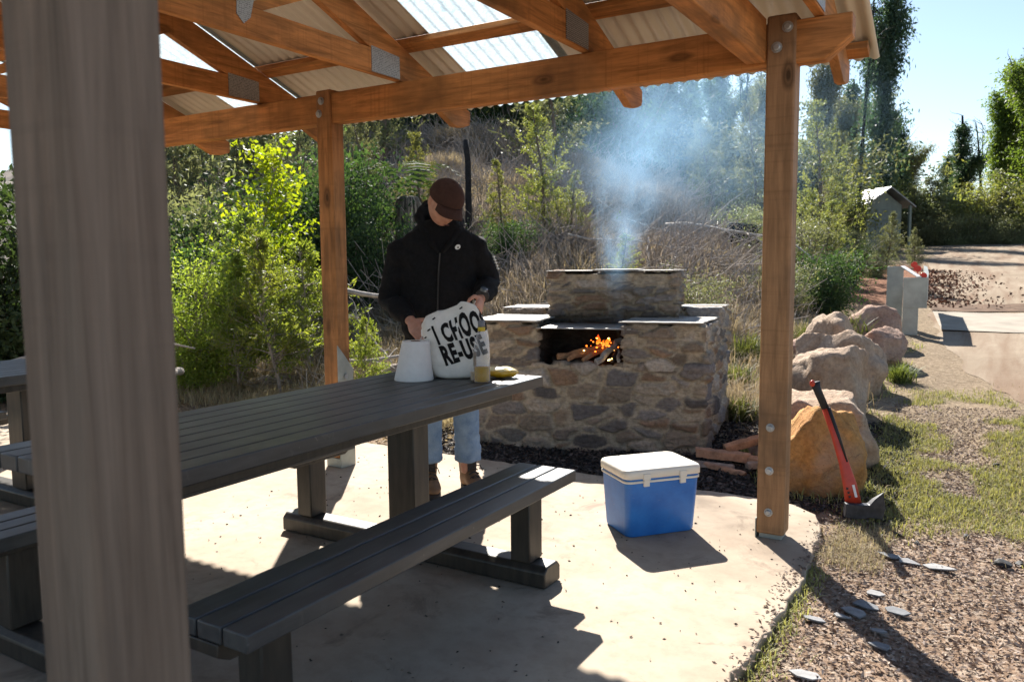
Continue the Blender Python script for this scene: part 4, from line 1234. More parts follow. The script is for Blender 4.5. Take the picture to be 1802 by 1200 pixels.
GZf = lambda x, y: float(ground_z(np.array(float(x)), np.array(float(y))))
boulder((-.845, 4.80, .15), (.27, .27, .36), .3, 21, M['b_orange'], 'rounded orange boulder the axe leans on', 5)
boulder((-.93, 5.50, .17), (.33, .40, .34), .8, 5, M['b_tan'], 'broad grey topped boulder second in the row', 6)
boulder((-1.12, 5.35, .12), (.24, .28, .30), .2, 9, M['b_pink'], 'small reddish boulder peeping past the right post', 6)
boulder((-1.02, 6.55, .17), (.42, .44, .45), .5, 33, M['b_tan'], 'large angular tan boulder in the middle of the row', 9)
boulder((-1.20, 7.75, .26), (.42, .42, .44), 1.2, 14, M['b_tan'], 'rounded boulder behind the large angular one', 5)
boulder((-1.30, 8.7, .34), (.38, .38, .46), 2.0, 27, M['b_tan'], 'pale tan boulder with a sharp shaded side', 7)
boulder((-1.02, 9.1, .26), (.34, .34, .34), .4, 41, M['b_pink'], 'low pink boulder near the steel rail', 6)
boulder((-1.14, 10.25, .33), (.38, .40, .42), .9, 52, M['b_pink'], 'tall pointed pink boulder beside the steel rail', 7)
boulder((-1.66, 8.5, .26), (.24, .24, .22), .1, 60, M['b_pink'], 'small red rock set back left of the row', 6)
boulder((-7.35, 6.2, .05), (.42, .32, .25), .3, 70, M['b_grey'], 'grey lichen rock in dry grass under the acacia', 5, 'rocks in the dry grass')
boulder((-6.55, 6.05, .02), (.28, .22, .14), 1.3, 71, M['b_grey'], 'smaller grey rock beside the thin acacia stem', 5, 'rocks in the dry grass')
boulder((-4.95, 6.2, .05), (.42, .30, .24), .9, 72, M['b_grey'], 'pale rock behind the middle post', 5, 'rocks in the dry grass')

# ------------------------------------------------------------------ axe
ax = empty('axe', (-.515, 4.235, -.005), FACE * .75, 'red and black handled splitting axe leaning on the orange boulder', 'axe')
t = NT('dark_axe_steel'); t.set(Base_Color=t.ramp(t.noise(t.coord('Object'), 30, 4), [(.3, (.014, .014, .017)), (.7, (.05, .05, .06))]), Roughness=.5, Metallic=.2); M['axe_steel'] = t.m
M['axe_red'] = plain('red_axe_handle', (.48, .045, .018), .4, 0, .18, 20); M['axe_blk'] = plain('black_rubber_grip', (.012, .012, .013), .6, 0, .2, 30)
prof = [(-.105, .012), (-.055, .002), (.0, .006), (.035, .012), (.112, -.004), (.128, .06), (.112, .150), (.058, .112), (.03, .082), (-.045, .084), (-.10, .088)]
th = [.020, .022, .024, .020, .004, .003, .004, .018, .023, .022, .020]
prof = [(x * .86 + .008, z * .9) for x, z in prof]
mb = MB(); n = len(prof)
mb.add([(x, -h_, z) for (x, z), h_ in zip(prof, th)] + [(x, h_, z) for (x, z), h_ in zip(prof, th)], [tuple(range(n)), tuple(range(2 * n - 1, n - 1, -1))] + [(i, i + n, (i + 1) % n + n, (i + 1) % n) for i in range(n)])
mb.build('axe_head', M['axe_steel'], ax, bevel=.003)
hp = [(-.03, .02, .06), (-.045, .04, .16), (-.07, .07, .27), (-.105, .11, .40), (-.145, .145, .53), (-.185, .175, .635), (-.192, .18, .66)]
def slab_tube(pts, wid, thk, name, mat, off=0.):
    mb = MB(); rings = []
    for (x, y, z), w_ in zip(pts, wid):
        rings.append([Vector((x + off + w_ * math.cos(a), y + thk * math.sin(a), z + .25 * w_ * math.cos(a))) for a in [2 * math.pi * k / 14 for k in range(14)]])
    mb.loft(rings); return mb.build(name, mat, ax, smooth=True)
slab_tube(hp[:5], [.040, .033, .024, .019, .018], .013, 'handle', M['axe_red'])
slab_tube(hp[4:], [.0185, .020, .027], .0145, 'grip', M['axe_blk'])
slab_tube([(x + w_ * .72, y - .004, z + .004) for (x, y, z), w_ in zip(hp[2:5], (.020, .0175, .0165))], [.005, .010, .012], .0125, 'grip_stripe', M['axe_blk'])
mb = MB(); mb.ell((-.207, .168, .655), (.014, .013, .018), 8); mb.build('handle_butt', M['axe_red'], ax, smooth=True)
mb = MB(); mb.box((-.028, .036, .135), (.012, .004, .062), (R(-12), R(-12), 0)); o = mb.build('axe_sticker', plain('white_sticker', (.7, .7, .7), .5, 0, .1), ax); o.location = (.0, -.018, .0)
for i, z in enumerate((.105, .125, .145)):
    m_ = MB(); m_.box((-.052 - .005 * i, .016 + .004 * i, z), (.009, .006, .010), (R(-12), R(-12), 0)); m_.build('handle_mark', M['axe_blk'], ax)

# ------------------------------------------------------------------ guard rail end
gr = empty('guard_rail', (-.95, 11.4, 0), 0, 'galvanised steel guard rail end with red reflectors beside the apron', 'guard rail')
gz = GZf(-.86, 11.3)
mb = MB(); mb.b2((-.02, -.10, gz - .1), (.16, -.085, gz + .72)); mb.b2((-.02, -.085, gz - .1), (-.005, .06, gz + .72)); mb.build('steel_post', M['galv_dull'], gr, bevel=.004)
mb = MB(); mb.b2((-.28, .55, gz - .1), (-.08, .565, gz + .86)); mb.b2((-.28, .565, gz - .1), (-.265, .70, gz + .86)); mb.build('steel_post', M['galv_dull'], gr, bevel=.004)
mb = MB(); mb.b2((-.02, -.106, gz + .34), (.255, -.1015, gz + .725)); mb.build('rail_end_plate', M['galv_dull'], gr, bevel=.003)
mb = MB(); rings = []
for y, dx, dz in ((-.10, .0, 0), (1.0, -.05, .06), (2.4, -.16, .14)):
    rings.append([Vector((.245 + dx + a, y, gz + b_ + dz)) for a, b_ in ((0, .36), (0, .70), (-.05, .72), (-.05, .34))])
mb.loft(rings); mb.build('rail_beam', M['galv_dull'], gr)
mb = MB(); rings = []
for y, dx, dz in ((-.10, .0, 0), (.55, -.25, .13)):
    rings.append([Vector((.18 + dx + a, y, gz + .722 + b_ + dz)) for a, b_ in ((0, .004), (.0, .016), (-.05, .016), (-.05, .004))])
mb.loft(rings); mb.build('rail_strap', M['galv'], gr)
M['refl'] = plain('red_reflector', (.62, .02, .012), .25, 0, .05)
for x, y, z in ((.20, -.06, .745), (.10, .42, .83), (.03, .75, .88)):
    mb = MB(); mb.tube([(x, y - .012, gz + z), (x, y + .012, gz + z)], .042, 16); mb.tube([(x, y, gz + z - .04), (x, y, gz + z - .14)], .006, 6); mb.build('reflector', M['refl'], gr, smooth=False, bevel=.002)

# ------------------------------------------------------------------ hut up the road
hx, hy = at(1517, 33); hz = GZf(hx, hy)
hut = empty('hut', (hx, hy, hz - .1), R(44), 'small grey green hut with a gable roof among the shrubs', 'hut')
hut.scale = (.84, .84, .95)
M['hutw'] = plain('grey_green_cladding', (.15, .175, .15), .7, 0, .15, 5)
mb = MB(); mb.b2((-.85, -1.3, 0), (.85, 1.3, 1.75)); mb.prism([(-.85, 1.75), (.85, 1.75), (0, 2.25)], -1.3, -1.27, 'y'); mb.build('hut_wall', M['hutw'], hut)
for s in (-1, 1):
    mb = MB(); mb.add([(0, -1.7, 2.42), (0, 1.7, 2.42), (s * 1.25, 1.7, 1.70), (s * 1.25, -1.7, 1.70), (0, -1.7, 2.37), (0, 1.7, 2.37), (s * 1.25, 1.7, 1.65), (s * 1.25, -1.7, 1.65)], [(0, 1, 2, 3), (7, 6, 5, 4), (0, 4, 5, 1), (1, 5, 6, 2), (2, 6, 7, 3), (3, 7, 4, 0)]); mb.build('hut_roof', plain('hut_roof_steel', (.22, .22, .22), .5, .3, .15, 3), hut)
mb = MB(); mb.b2((-.42, -1.325, 0), (.42, -1.305, 1.6)); mb.build('hut_door', plain('dark_hut_door', (.13, .15, .13), .7, 0, .2), hut)
mb = MB()
for s in (-1, 1): mb.b2((s * 1.05 - .05, -1.62, 0), (s * 1.05 + .05, -1.52, 1.75))
for s in (-1, 1):
    mb = MB(); mb.b2((s * 1.05 - .05, -1.62, 0), (s * 1.05 + .05, -1.52, 1.73)); mb.build('verandah_post', M['hutw'], hut)
# ------------------------------------------------------------------ the man
man = empty('person', (-2.615, 3.616, 0), FACE, 'person in a black hooded jacket, brown cap and jeans packing a tote bag', 'person')
def skin_mat():
    t = NT('skin'); n = t.noise(t.coord('Object'), 30, 4)
    t.set(Base_Color=t.ramp(n, [(.3, (.40, .19, .13)), (.7, (.52, .27, .19))]), Roughness=.55)
    t.b.inputs['Subsurface Weight'].default_value = .08; return t.m
M['skin'] = skin_mat()
M['hoodie'] = plain('black_fleece', (.0105, .0105, .012), .95, 0, .3, 60, .3, 220, .15)
def denim():
    t = NT('faded_denim'); v = t.coord('Object'); n = t.noise(v, 9, 5, .6); n2 = t.noise(v, 200, 2)
    b = t.ramp(n, [(.3, (.10, .165, .27)), (.7, (.25, .35, .47))]); b = t.mix(.4, b, t.ramp(n2, [(.3, .7), (.7, 1.2)]), 'MULTIPLY')
    t.set(Base_Color=b, Roughness=.9); t.bump(n2, .3, .002); return t.m
M['denim'] = denim()
M['cap'] = plain('brown_cap_cotton', (.062, .032, .026), .9, 0, .15, 50, .25, 200, .15)
M['boot'] = plain('tan_leather_boot', (.23, .125, .06), .65, 0, .35, 18, .3, 60)
M['boot_dark'] = plain('dark_boot_trim', (.035, .028, .024), .8, 0, .3, 40)
def ring(c, a, b, n=28, ex=.85, tilt=0.):
    out = []
    for k in range(n):
        t = 2 * math.pi * k / n; ca, sa = math.cos(t), math.sin(t)
        x = a * math.copysign(abs(ca) ** ex, ca); y = b * math.copysign(abs(sa) ** ex, sa)
        out.append(Vector((c[0] + x, c[1] + y, c[2] + tilt * y)))
    return out
HC = Vector((.022, -.225, 1.592)); HM = Euler((R(39), R(7), R(30))).to_matrix()      # head tips down, turned to his left
def hp_(p): return HC + HM @ Vector(p)
# --- body (skin): head, neck, trunk, arms, hands, legs in one surface
mb = MB()
rings = []
NH = 28
for i in range(NH + 1):
    th = math.pi * (i + .02) / (NH + .04); z = -math.cos(th)
    row = []
    for k in range(36):
        ph = 2 * math.pi * k / 36; x = math.sin(th) * math.cos(ph); y = math.sin(th) * math.sin(ph)
        X, Y, Z = x * .079, y * .099, z * .118
        fr = max(0, -y) ** 2
        if Z < 0:
            X *= 1 - .17 * (-Z / .118) ** 1.8; Y *= 1 - .12 * (-Z / .118) * (y > 0)
        if y < 0:
            Y -= .012 * math.exp(-((Z + .092) / .022) ** 2) * math.exp(-(X / .025) ** 2)      # chin
            Y -= .030 * math.exp(-((Z + .022) / .020) ** 2) * math.exp(-(X / .012) ** 2)      # nose tip
            Y -= .014 * math.exp(-((Z - .002) / .022) ** 2) * math.exp(-(X / .009) ** 2)      # bridge
            Y -= .006 * math.exp(-((Z - .028) / .012) ** 2)                                    # brow
            Y += .010 * math.exp(-((Z - .004) / .014) ** 2) * math.exp(-((abs(X) - .031) / .014) ** 2)   # eye sockets
            Y -= .007 * math.exp(-((Z + .056) / .006) ** 2) * math.exp(-(X / .022) ** 2)      # upper lip
            Y -= .006 * math.exp(-((Z + .069) / .006) ** 2) * math.exp(-(X / .020) ** 2)      # lower lip
        row.append(hp_((X, Y, Z)))
    rings.append(row)
mb.loft(rings)
for s in (-1, 1):
    mb.ell(hp_((s * .079, .012, -.004)), (.010, .020, .032), 8, (R(46), R(7), R(30 + s * 14)))
mb.loft([ring((.0, -.06, 1.40), .062, .062), ring((.006, -.085, 1.46), .054, .056, tilt=-.3), ring((.010, -.110, 1.52), .051, .056, tilt=-.3), ring((.014, -.135, 1.56), .05, .055, tilt=-.3)])
mb.loft([ring((-.03, .0, .84), .155, .10), ring((-.03, -.02, 1.05), .15, .095), ring((-.03, -.07, 1.3), .155, .09), ring((-.01, -.08, 1.40), .085, .07)])
SL_, EL_, WL_ = Vector((-.212, -.075, 1.405)), Vector((-.282, -.04, 1.075)), Vector((-.158, -.30, .985))
SR_, ER_, WR_ = Vector((.172, -.085, 1.405)), Vector((.252, .015, 1.165)), Vector((.206, -.245, 1.098))
def arm(S, E, W):
    sd = 1 if S.x > 0 else -1; S1 = S + Vector((-sd * .07, 0, -.045))
    pts = [S1, S.lerp(E, .25) + Vector((-sd * .012, 0, -.01)), S.lerp(E, .55), E, E.lerp(W, .5), W]
    mb.tube(pts, [.045, .044, .042, .040, .036, .027], 14)
arm(SL_, EL_, WL_); arm(SR_, ER_, WR_)
for s, fx in ((-1, -.092), (1, .125)):
    mb.tube([(-.03 + s * .085, 0, .86), (fx * .98, -.01, .50), (fx, .01, .10)], [.082, .058, .04], 14)
def hand(W, dirv, side, palm_n, curl, name_seed):
    """palm plus five fingers; dirv = where the knuckles point, palm_n = palm normal"""
    d = Vector(dirv).normalized(); nrm = Vector(palm_n); nrm = (nrm - d * nrm.dot(d)).normalized(); s = d.cross(nrm) * side
    K = W + d * .088
    rr = []
    for t, wv, tv in ((0, .025, .019), (.3, .033, .018), (.7, .041, .016), (1, .040, .013)):
        c = W + d * (.092 * t)
        rr.append([c + s * (wv * math.cos(a)) + nrm * (tv * math.sin(a)) for a in [2 * math.pi * q / 16 for q in range(16)]])
    mb.loft(rr)
    for off, ln, r, c in ((-.029, .062, .0082, curl * 1.15), (-.010, .074, .0088, curl), (.010, .078, .009, curl * .92), (.030, .070, .0088, curl * .8)):
        p = K + s * off - d * .008; dd = d.copy(); pts = [p]; 
        for q, (f, cc) in enumerate(((.42, .55), (.32, 1.0), (.26, .75))):
            ang = c * cc
            dd = (Matrix.Rotation(ang * (1 if side > 0 else 1), 3, (nrm.cross(dd)).normalized()) @ dd) if False else (dd * math.cos(ang) + nrm * math.sin(ang)).normalized()
            p = p + dd * ln * f * 1.15; pts.append(p)
        mb.tube(pts, [r * 1.08, r * 1.02, r * .95, r * .75], 10)
    tb = W + s * .030 + d * .022
    p1 = tb + (s * .75 + d * .6 + nrm * .35).normalized() * .036; p2 = p1 + (s * .15 + d * .8 + nrm * .6).normalized() * .032; p3 = p2 + (d * .9 + nrm * .5 - s * .2).normalized() * .022
    mb.tube([tb - s * .012, p1, p2, p3], [.014, .0115, .0105, .008], 10)
hand(WL_, (.35, -.80, -.40), 1, (.6, .1, -.75), .42, 1)
hand(WR_, (-.16, -.70, -.62), -1, (-.75, -.05, -.35), .55, 2)
remeshed(mb, 'body', M['skin'], man, .0046, 4)
for s in (-1, 1):
    e_ = MB(); e_.ell(hp_((s * .031, -.079, .004)), (.012, .010, .0095), 8); e_.build('eye', plain('eye_white', (.6, .58, .55), .3, 0, .02), man, smooth=True)
mo_ = MB(); mo_.ell(hp_((0, -.1035, -.0625)), (.019, .004, .0022), 8, (R(39), R(7), R(30))); mo_.build('mouth', plain('lip_shade', (.16, .06, .05), .6, 0, .1), man, smooth=True)
hr = MB(); gr_ = []
for z in np.linspace(-.035, .055, 7):
    gr_.append([hp_(((.0815) * math.cos(a) * math.sqrt(1 - (z / .13) ** 2) * 1.0, .102 * math.sin(a) * math.sqrt(1 - (z / .13) ** 2) + .001, z + .018 * (1 - math.sin(a)) * (z < 0))) for a in np.linspace(R(12), R(168), 24)])
hr.add([p for r_ in gr_ for p in r_], [(i * 24 + k, i * 24 + k + 1, (i + 1) * 24 + k + 1, (i + 1) * 24 + k) for i in range(6) for k in range(23)])
o_ = hr.build('hair', plain('short_dark_grey_hair', (.05, .042, .036), .9, 0, .4, 120, .5, 300), man, smooth=True); o_.modifiers.new('s', 'SOLIDIFY').thickness = .004
# --- cap
mb = MB(); rings = []
for i in range(15):
    th = R(96) * (1 - i / 14) + .02
    row = []
    for k in range(40):
        ph = 2 * math.pi * k / 40
        row.append(hp_((.0905 * math.sin(th) * math.cos(ph), .110 * math.sin(th) * math.sin(ph) + .004, .036 + .094 * math.cos(th) + .006 * math.cos(6 * ph) * 0)))
    rings.append(row)
mb.loft(rings)
cap = mb.build('cap', M['cap'], man, smooth=True)
mb = MB(); top = []; bot = []
NU, NV = 22, 8
for lay, dz in ((top, .003), (bot, -.003)):
    for j in range(NV + 1):
        for i in range(NU + 1):
            u = (i / NU - .5) * 2; a = R(-90) + u * R(54); v = j / NV
            bx, by = .091 * math.cos(a), .111 * math.sin(a) + .004
            L_ = .064 * (1 - abs(u) ** 2.6) ** .5
            x = bx + bx * .12 * v * (1 - abs(u)); y = by - L_ * v
            z = .036 - .30 * x * x / .09 * (.35 + v) - .018 * v
            lay.append(hp_((x, y, z + dz)))
W_ = NU + 1; n0 = W_ * (NV + 1); fs = []
for j in range(NV):
    for i in range(NU):
        a = j * W_ + i; fs.append((a, a + 1, a + W_ + 1, a + W_)); fs.append((n0 + a + W_, n0 + a + W_ + 1, n0 + a + 1, n0 + a))
for i in range(NU):
    a = NV * W_ + i; fs.append((a, a + 1, n0 + a + 1, n0 + a)); fs.append((i + 1, i, n0 + i, n0 + i + 1))
for j in range(NV):
    for i in (0, NU):
        a = j * W_ + i; fs.append((a, a + W_, n0 + a + W_, n0 + a))
mb.add(top + bot, fs); mb.build('brim', M['cap'], cap, smooth=True)
mb = MB(); mb.ell(hp_((0, .004, .131)), (.008, .008, .004), 8); mb.build('button', M['cap'], cap, smooth=True)
# --- hooded jacket
mb = MB()
mb.loft([ring((-.03, .005, .80), .180, .128), ring((-.03, .0, .84), .188, .135), ring((-.03, -.01, .95), .198, .140), ring((-.03, -.03, 1.08), .200, .138), ring((-.025, -.05, 1.20), .208, .140),
         ring((-.022, -.07, 1.32), .212, .134), ring((-.020, -.08, 1.40), .202, .120), ring((-.016, -.082, 1.445), .172, .104), ring((-.010, -.080, 1.480), .132, .090), ring((-.004, -.078, 1.505), .100, .080), ring((0, -.078, 1.515), .088, .074)])
def sleeve(S, E, W, side):
    S0 = S + Vector((-side * .085, 0, -.005))
    C = W - (W - E).normalized() * .012
    pts = [S0, S.lerp(E, .16), S.lerp(E, .55), E + Vector((side * .008, .012, .0)), E.lerp(C, .35), E.lerp(C, .72), C]
    mb.tube(pts, [.062, .074, .072, .068, .066, .056, .041], 18)
sleeve(SL_, EL_, WL_, -1); sleeve(SR_, ER_, WR_, 1)
def fold(p):
    q = Vector((p[0], p[1], p[2]))
    f = mnoise.noise(Vector((q.x * 8, q.y * 8, q.z * 13))) * .010 + mnoise.noise(Vector((q.x * 19 + q.z * 9, q.y * 19, q.z * 24 + q.x * 12))) * .0055
    f += .012 * (abs(mnoise.noise(Vector((q.x * 6 + 4, q.y * 6, q.z * 9 + q.x * 7)))) - .25)
    return f * (.5 + .7 * min(1, abs(q.x + .02) / .12))
hood = remeshed(mb, 'hooded_jacket', M['hoodie'], man, .0075, 5, fold)
# collapsed hood round the neck
mb = MB()
pts = [(-.014, -.212, 1.335), (-.052, -.205, 1.395), (-.092, -.160, 1.455), (-.116, -.05, 1.530), (-.080, .040, 1.580), (-.01, .062, 1.570), (.06, .045, 1.540), (.100, -.035, 1.505), (.092, -.15, 1.450), (.050, -.205, 1.395), (.006, -.212, 1.335)]
mb.tube(pts, [.009, .013, .017, .028, .044, .046, .040, .026, .017, .013, .009], 14, squash=1.2)
mb.ell((-.01, .040, 1.47), (.12, .06, .085), 12)
remeshed(mb, 'hood', M['hoodie'], hood, .006, 5, lambda p: mnoise.noise(Vector(tuple(p * 17))) * .008)
mb = MB(); rr_ = [(-.006, -.208, 1.335), (-.014, -.202, 1.25), (-.020, -.186, 1.15), (-.026, -.168, 1.02), (-.03, -.150, .86)]
mb.tube([(x, y - .006, z) for x, y, z in rr_], .0045, 6); mb.build('zip', plain('dark_zip', (.04, .04, .042), .4, .4, .2), hood)
# small white chest emblem (a ring with a dark swoop) and marks on the sleeve
M['wht'] = plain('white_embroidery', (.7, .7, .68), .8, 0, .05)
mb = MB(); c = Vector((.088, -.2095, 1.366)); nn_ = 22; outer = []; inn = []
for k in range(nn_):
    a = 2 * math.pi * k / nn_
    outer.append(c + Vector((.0145 * math.cos(a), -.0035 + .002 * math.cos(a), .013 * math.sin(a) + .003 * math.cos(a))))
    inn.append(c + Vector((.0055 * math.cos(a) + .002, -.0035 + .001 * math.cos(a), .0040 * math.sin(a) - .002)))
mb.add(outer + inn, [(k, (k + 1) % nn_, nn_ + (k + 1) % nn_, nn_ + k) for k in range(nn_)])
o = mb.build('chest_emblem', M['wht'], hood); o.modifiers.new('s', 'SOLIDIFY').thickness = .003
mb = MB()
for k in range(5):
    mb.box((.284 + .006 * k, -.062 + .012 * k, 1.315 - .016 * k), (.010, .010, .010), (R(20), R(30), R(40)))
mb.build('sleeve_print', M['wht'], hood)
# watch
mb = MB(); d = (WR_ - ER_).normalized(); c = WR_ - d * .012 + Vector((.004, -.004, .006))
mb.tube([c - d * .012, c + d * .012], .0375, 20); mb.build('watch_strap', M['boot_dark'], man, smooth=True)
mb = MB(); up = Vector((.25, -.35, .9)); up = (up - d * up.dot(d)).normalized(); mb.tube([c + up * .030, c + up * .046], .021, 18)
t = NT('watch_glass'); t.set(Base_Color=(.12, .14, .16), Roughness=.12, Metallic=.3); mb.build('watch', t.m, man, smooth=False, bevel=.002)
# --- jeans
mb = MB()
mb.loft([ring((-.03, .01, .96), .165, .115), ring((-.03, .01, .88), .172, .120), ring((-.03, .005, .78), .170, .120)])
for s, fx, fy in ((-1, -.092, .0), (1, .126, .02)):
    mb.tube([(-.03 + s * .080, .005, .86), (-.03 + s * .086, .0, .74), (fx * .92, -.01, .50), (fx * .97, -.0, .36), (fx, .012, .24), (fx, .015, .165)], [.098, .095, .076, .072, .073, .078], 20)
remeshed(mb, 'jeans', M['denim'], man, .009, 4, lambda p: mnoise.noise(Vector((p[0] * 16, p[1] * 16, p[2] * 20))) * .007 + (abs(mnoise.noise(Vector((p[0] * 12, p[1] * 12, p[2] * 38)))) - .2) * .016 * max(0, 1 - p[2] / .5))
# --- boots
for s, fx, fy, yaw in ((-1, -.095, .012, 10), (1, .126, .03, 22)):
    bt = MB(); Mz = Matrix.Rotation(R(yaw), 3, 'Z')
    def q(p): return Mz @ Vector(p) + Vector((fx, fy, 0))
    bt.loft([[q(v) for v in ring((0, .005, z), a, b, 20)] for z, a, b in ((.03, .040, .052), (.09, .043, .056), (.13, .047, .058), (.185, .053, .062))])
    bt.loft([[q((x * w_, y, zc + h_ * z)) for x, z in [(math.cos(a), math.sin(a)) for a in [2 * math.pi * k / 18 for k in range(18)]]] for y, w_, h_, zc in ((.062, .025, .030, .055), (.045, .036, .042, .06), (0, .040, .055, .075), (-.06, .043, .052, .070), (-.11, .047, .036, .058), (-.165, .046, .028, .050), (-.20, .034, .022, .045), (-.215, .015, .012, .042))])
    b_ = remeshed(bt, 'boot', M['boot'], man, .005, 5)
    so_ = MB(); prof = []
    for k in range(28):
        a = 2 * math.pi * k / 28; y = -.078 + .148 * math.sin(a); x = (.049 if y < -.05 else .043) * math.copysign(abs(math.cos(a)) ** .7, math.cos(a)); p = q((x, y, 0)); prof.append((p.x, p.y))
    so_.prism(prof, .001, .030, 'z'); so_.build('boot_sole', M['boot_dark'], b_, bevel=.004)
    lc = MB()
    for k in range(6):
        y = -.105 + .018 * k; z = .092 + .017 * k + (.012 if k > 3 else 0)
        lc.tube([q((-.030, y, z - .006)), q((0, y - .008, z + .010)), q((.030, y, z - .006))], .004, 6)
    lc.tube([q((0, -.075, .155)), q((.035, -.10, .15)), q((.045, -.105, .12))], .003, 6); lc.tube([q((0, -.075, .155)), q((-.03, -.105, .15)), q((-.04, -.11, .13))], .003, 6)
    tg = [q((x, y, z)) for x, y, z in ((-.026, -.058, .10), (.026, -.058, .10), (.03, -.066, .20), (-.03, -.066, .20), (-.024, -.125, .09), (.024, -.125, .09))]
    lc.add(tg, [(4, 5, 1, 0), (0, 1, 2, 3)])
    lc.build('laces', M['boot_dark'], b_)

# ------------------------------------------------------------------ trees and shrubs
def place(px, dist, dz=0.): 
    x, y = at(px, dist); return (x, y, GZf(x, y) + dz)
LIB = {}
def lib(key, fn, leafm, bark):
    if key not in LIB: LIB[key] = fn().meshes(key, M[leafm], M[bark])
    return LIB[key]
# near shrubs, left
tm, lm = lib('acacia', lambda: bush(3, 1.75, .85, 16, 11, 130, .036, 2.8, .20), 'lf_acacia', 'twig')
plant_obj('acacia_bush', tm, lm, place(338, 8.9), .4, 1.0, 'dense yellow green acacia bush beside the nearest post', 'bush')
tm, lm = lib('feather', lambda: wattle(8, 1.62, .66, 80, .042, 24, -.0, 3.2, .16, .009), 'lf_acacia', 'twig')
plant_obj('feathery_shrub', tm, lm, place(490, 8.15, -.03), 0, 1.0, 'feathery thin stemmed shrub rising from dry grass left of the middle post', 'shrub')
tm2, lm2 = lib('feather2', lambda: wattle(18, 1.3, .60, 66, .042, 22, 0, 3.2, .1, .009), 'lf_acacia', 'twig')
plant_obj('feathery_shrub', tm2, lm2, place(415, 8.7), 1, 1.05, 'low feathery shrub between the acacia bush and the thin stemmed shrub', 'shrub')
plant_obj('feathery_shrub', tm2, lm2, place(540, 8.9), 2.6, 1.12, 'feathery shrub half hidden by the middle post', 'shrub')
plant_obj('feathery_shrub', tm2, lm2, place(445, 9.4), 4.1, 1.35, 'tallest feathery shrub below the lime green sapling', 'shrub')
def broadleaf(seed):
    P_ = Plant(seed); g = P_.rng
    tr = curve_pts((0, 0, 0), (.02, 0, 1), 2.95, 9, g, .06); P_.limb([tuple(p) for p in tr], list(np.linspace(.028, .006, 10)))
    for k in range(44):
        t = g.uniform(.22, 1.0); i = min(int(t * 9), 8); p0 = tr[i]
        az = g.uniform(0, 6.283); L_ = 1.15 * g.uniform(.5, 1.1) * (1.25 - t) ** .5
        b = curve_pts(p0, (math.cos(az), math.sin(az), g.uniform(.3, 1.0)), L_, 6, g, .16, .03)
        P_.twig(b[:-1], b[1:], np.linspace(.009, .003, 6), np.linspace(.008, .002, 6))
        m = 60; T = g.uniform(.12, 1.03, m) * 6; ii = np.minimum(T.astype(int), 5); pp = b[ii] + (b[ii + 1] - b[ii]) * (T - ii)[:, None] + g.normal(size=(m, 3)) * .075
        P_.leaf(pp, .078, 1.75, None, up=-.25, tint=np.clip(g.uniform(.2, .9) + g.normal(size=m) * .25, 0, 1))
    return P_
tm, lm = lib('sapling', lambda: broadleaf(4), 'lf_bright', 'twig')
plant_obj('broadleaf_sapling', tm, lm, place(448, 10.3), 2.2, hgt(450, 246, 10.3) / 3.05, 'bright lime green broad leaved sapling glowing in the sun', 'sapling')
# dark understorey behind them and light green wattles
dk = lib('darkbush', lambda: bush(31, 2.2, 1.25, 12, 10, 120, .075, 2.0, .24), 'lf_dark', 'bark')
dk2 = lib('darkbush2', lambda: bush(37, 2.6, 1.2, 12, 10, 120, .085, 2.2, .22), 'lf_dark', 'bark')
pb = lib('palebush', lambda: bush(41, 1.8, 1.0, 12, 9, 100, .06, 2.8, .24), 'lf_pale', 'bark')
w1 = lib('wattle1', lambda: wattle(51, 3.0, 1.05, 84, .062, 24, -.03, 3.0, .06), 'lf_wattle', 'bark')
w2 = lib('wattle2', lambda: wattle(57, 3.0, .80, 66, .060, 24, -.02, 3.0, .10), 'lf_wattle', 'bark')
w3 = lib('wattle3', lambda: wattle(63, 3.4, 1.2, 84, .085, 20, .02, 3.0, .08), 'lf_pale', 'bark')
def put(name, key, px, dist, top, label, cat, group=None, wide=1.0, rz=None, dz=-.05):
    p = place(px, dist, dz); h0 = {'darkbush': 2.2, 'darkbush2': 2.6, 'palebush': 1.85, 'roadbush': 3.1, 'roadbush2': 3.1}.get(key, None)
    tm, lm = LIB[key]
    if h0 is None: h0 = max(v.co.z for v in lm.vertices) * .97
    s = max(.2, hgt(px, top, dist) / h0)
    return plant_obj(name, tm, lm, p, random.uniform(0, 6.28) if rz is None else rz, (s * wide, s * wide, s), label, cat, group)
put('wattle_tree', 'wattle1', 955, 13.0, 176, 'tallest light green wattle left of the smoke', 'tree', wide=.92)
put('wattle_tree', 'wattle2', 1005, 12.4, 300, 'shorter wattle hugging the right side of the tallest wattle', 'tree', wide=1.1)
put('wattle_tree', 'wattle2', 885, 12.9, 262, 'small wattle between the charred pole and the tallest wattle', 'tree', wide=.9)
put('wattle_tree', 'wattle1', 742, 13.6, 238, 'light green wattle above the capped head of the person', 'tree', wide=.8)
put('wattle_tree', 'wattle3', 660, 14.6, 205, 'grey green wattle just right of the middle post', 'tree', wide=.8)
put('dark_bush', 'darkbush2', 665, 11.2, 330, 'dark glossy bush between the middle post and the person', 'bush', wide=.8)
put('dark_bush', 'darkbush', 620, 12.2, 250, 'dark bush just behind the middle post', 'bush', wide=.9)
put('dark_bush', 'darkbush', 545, 12.6, 300, 'dark bush behind the lime green sapling', 'bush', wide=1.1)
put('dark_bush', 'darkbush2', 400, 12.4, 300, 'dark bush seen through the sapling leaves on its left', 'bush', wide=1.1)
put('dark_bush', 'darkbush', 325, 10.6, 400, 'dark bush behind the dense acacia bush', 'bush', wide=1.0)
put('pale_bush', 'palebush', 318, 12.5, 262, 'pale grey green shrub high beside the nearest post', 'shrub', wide=.9)
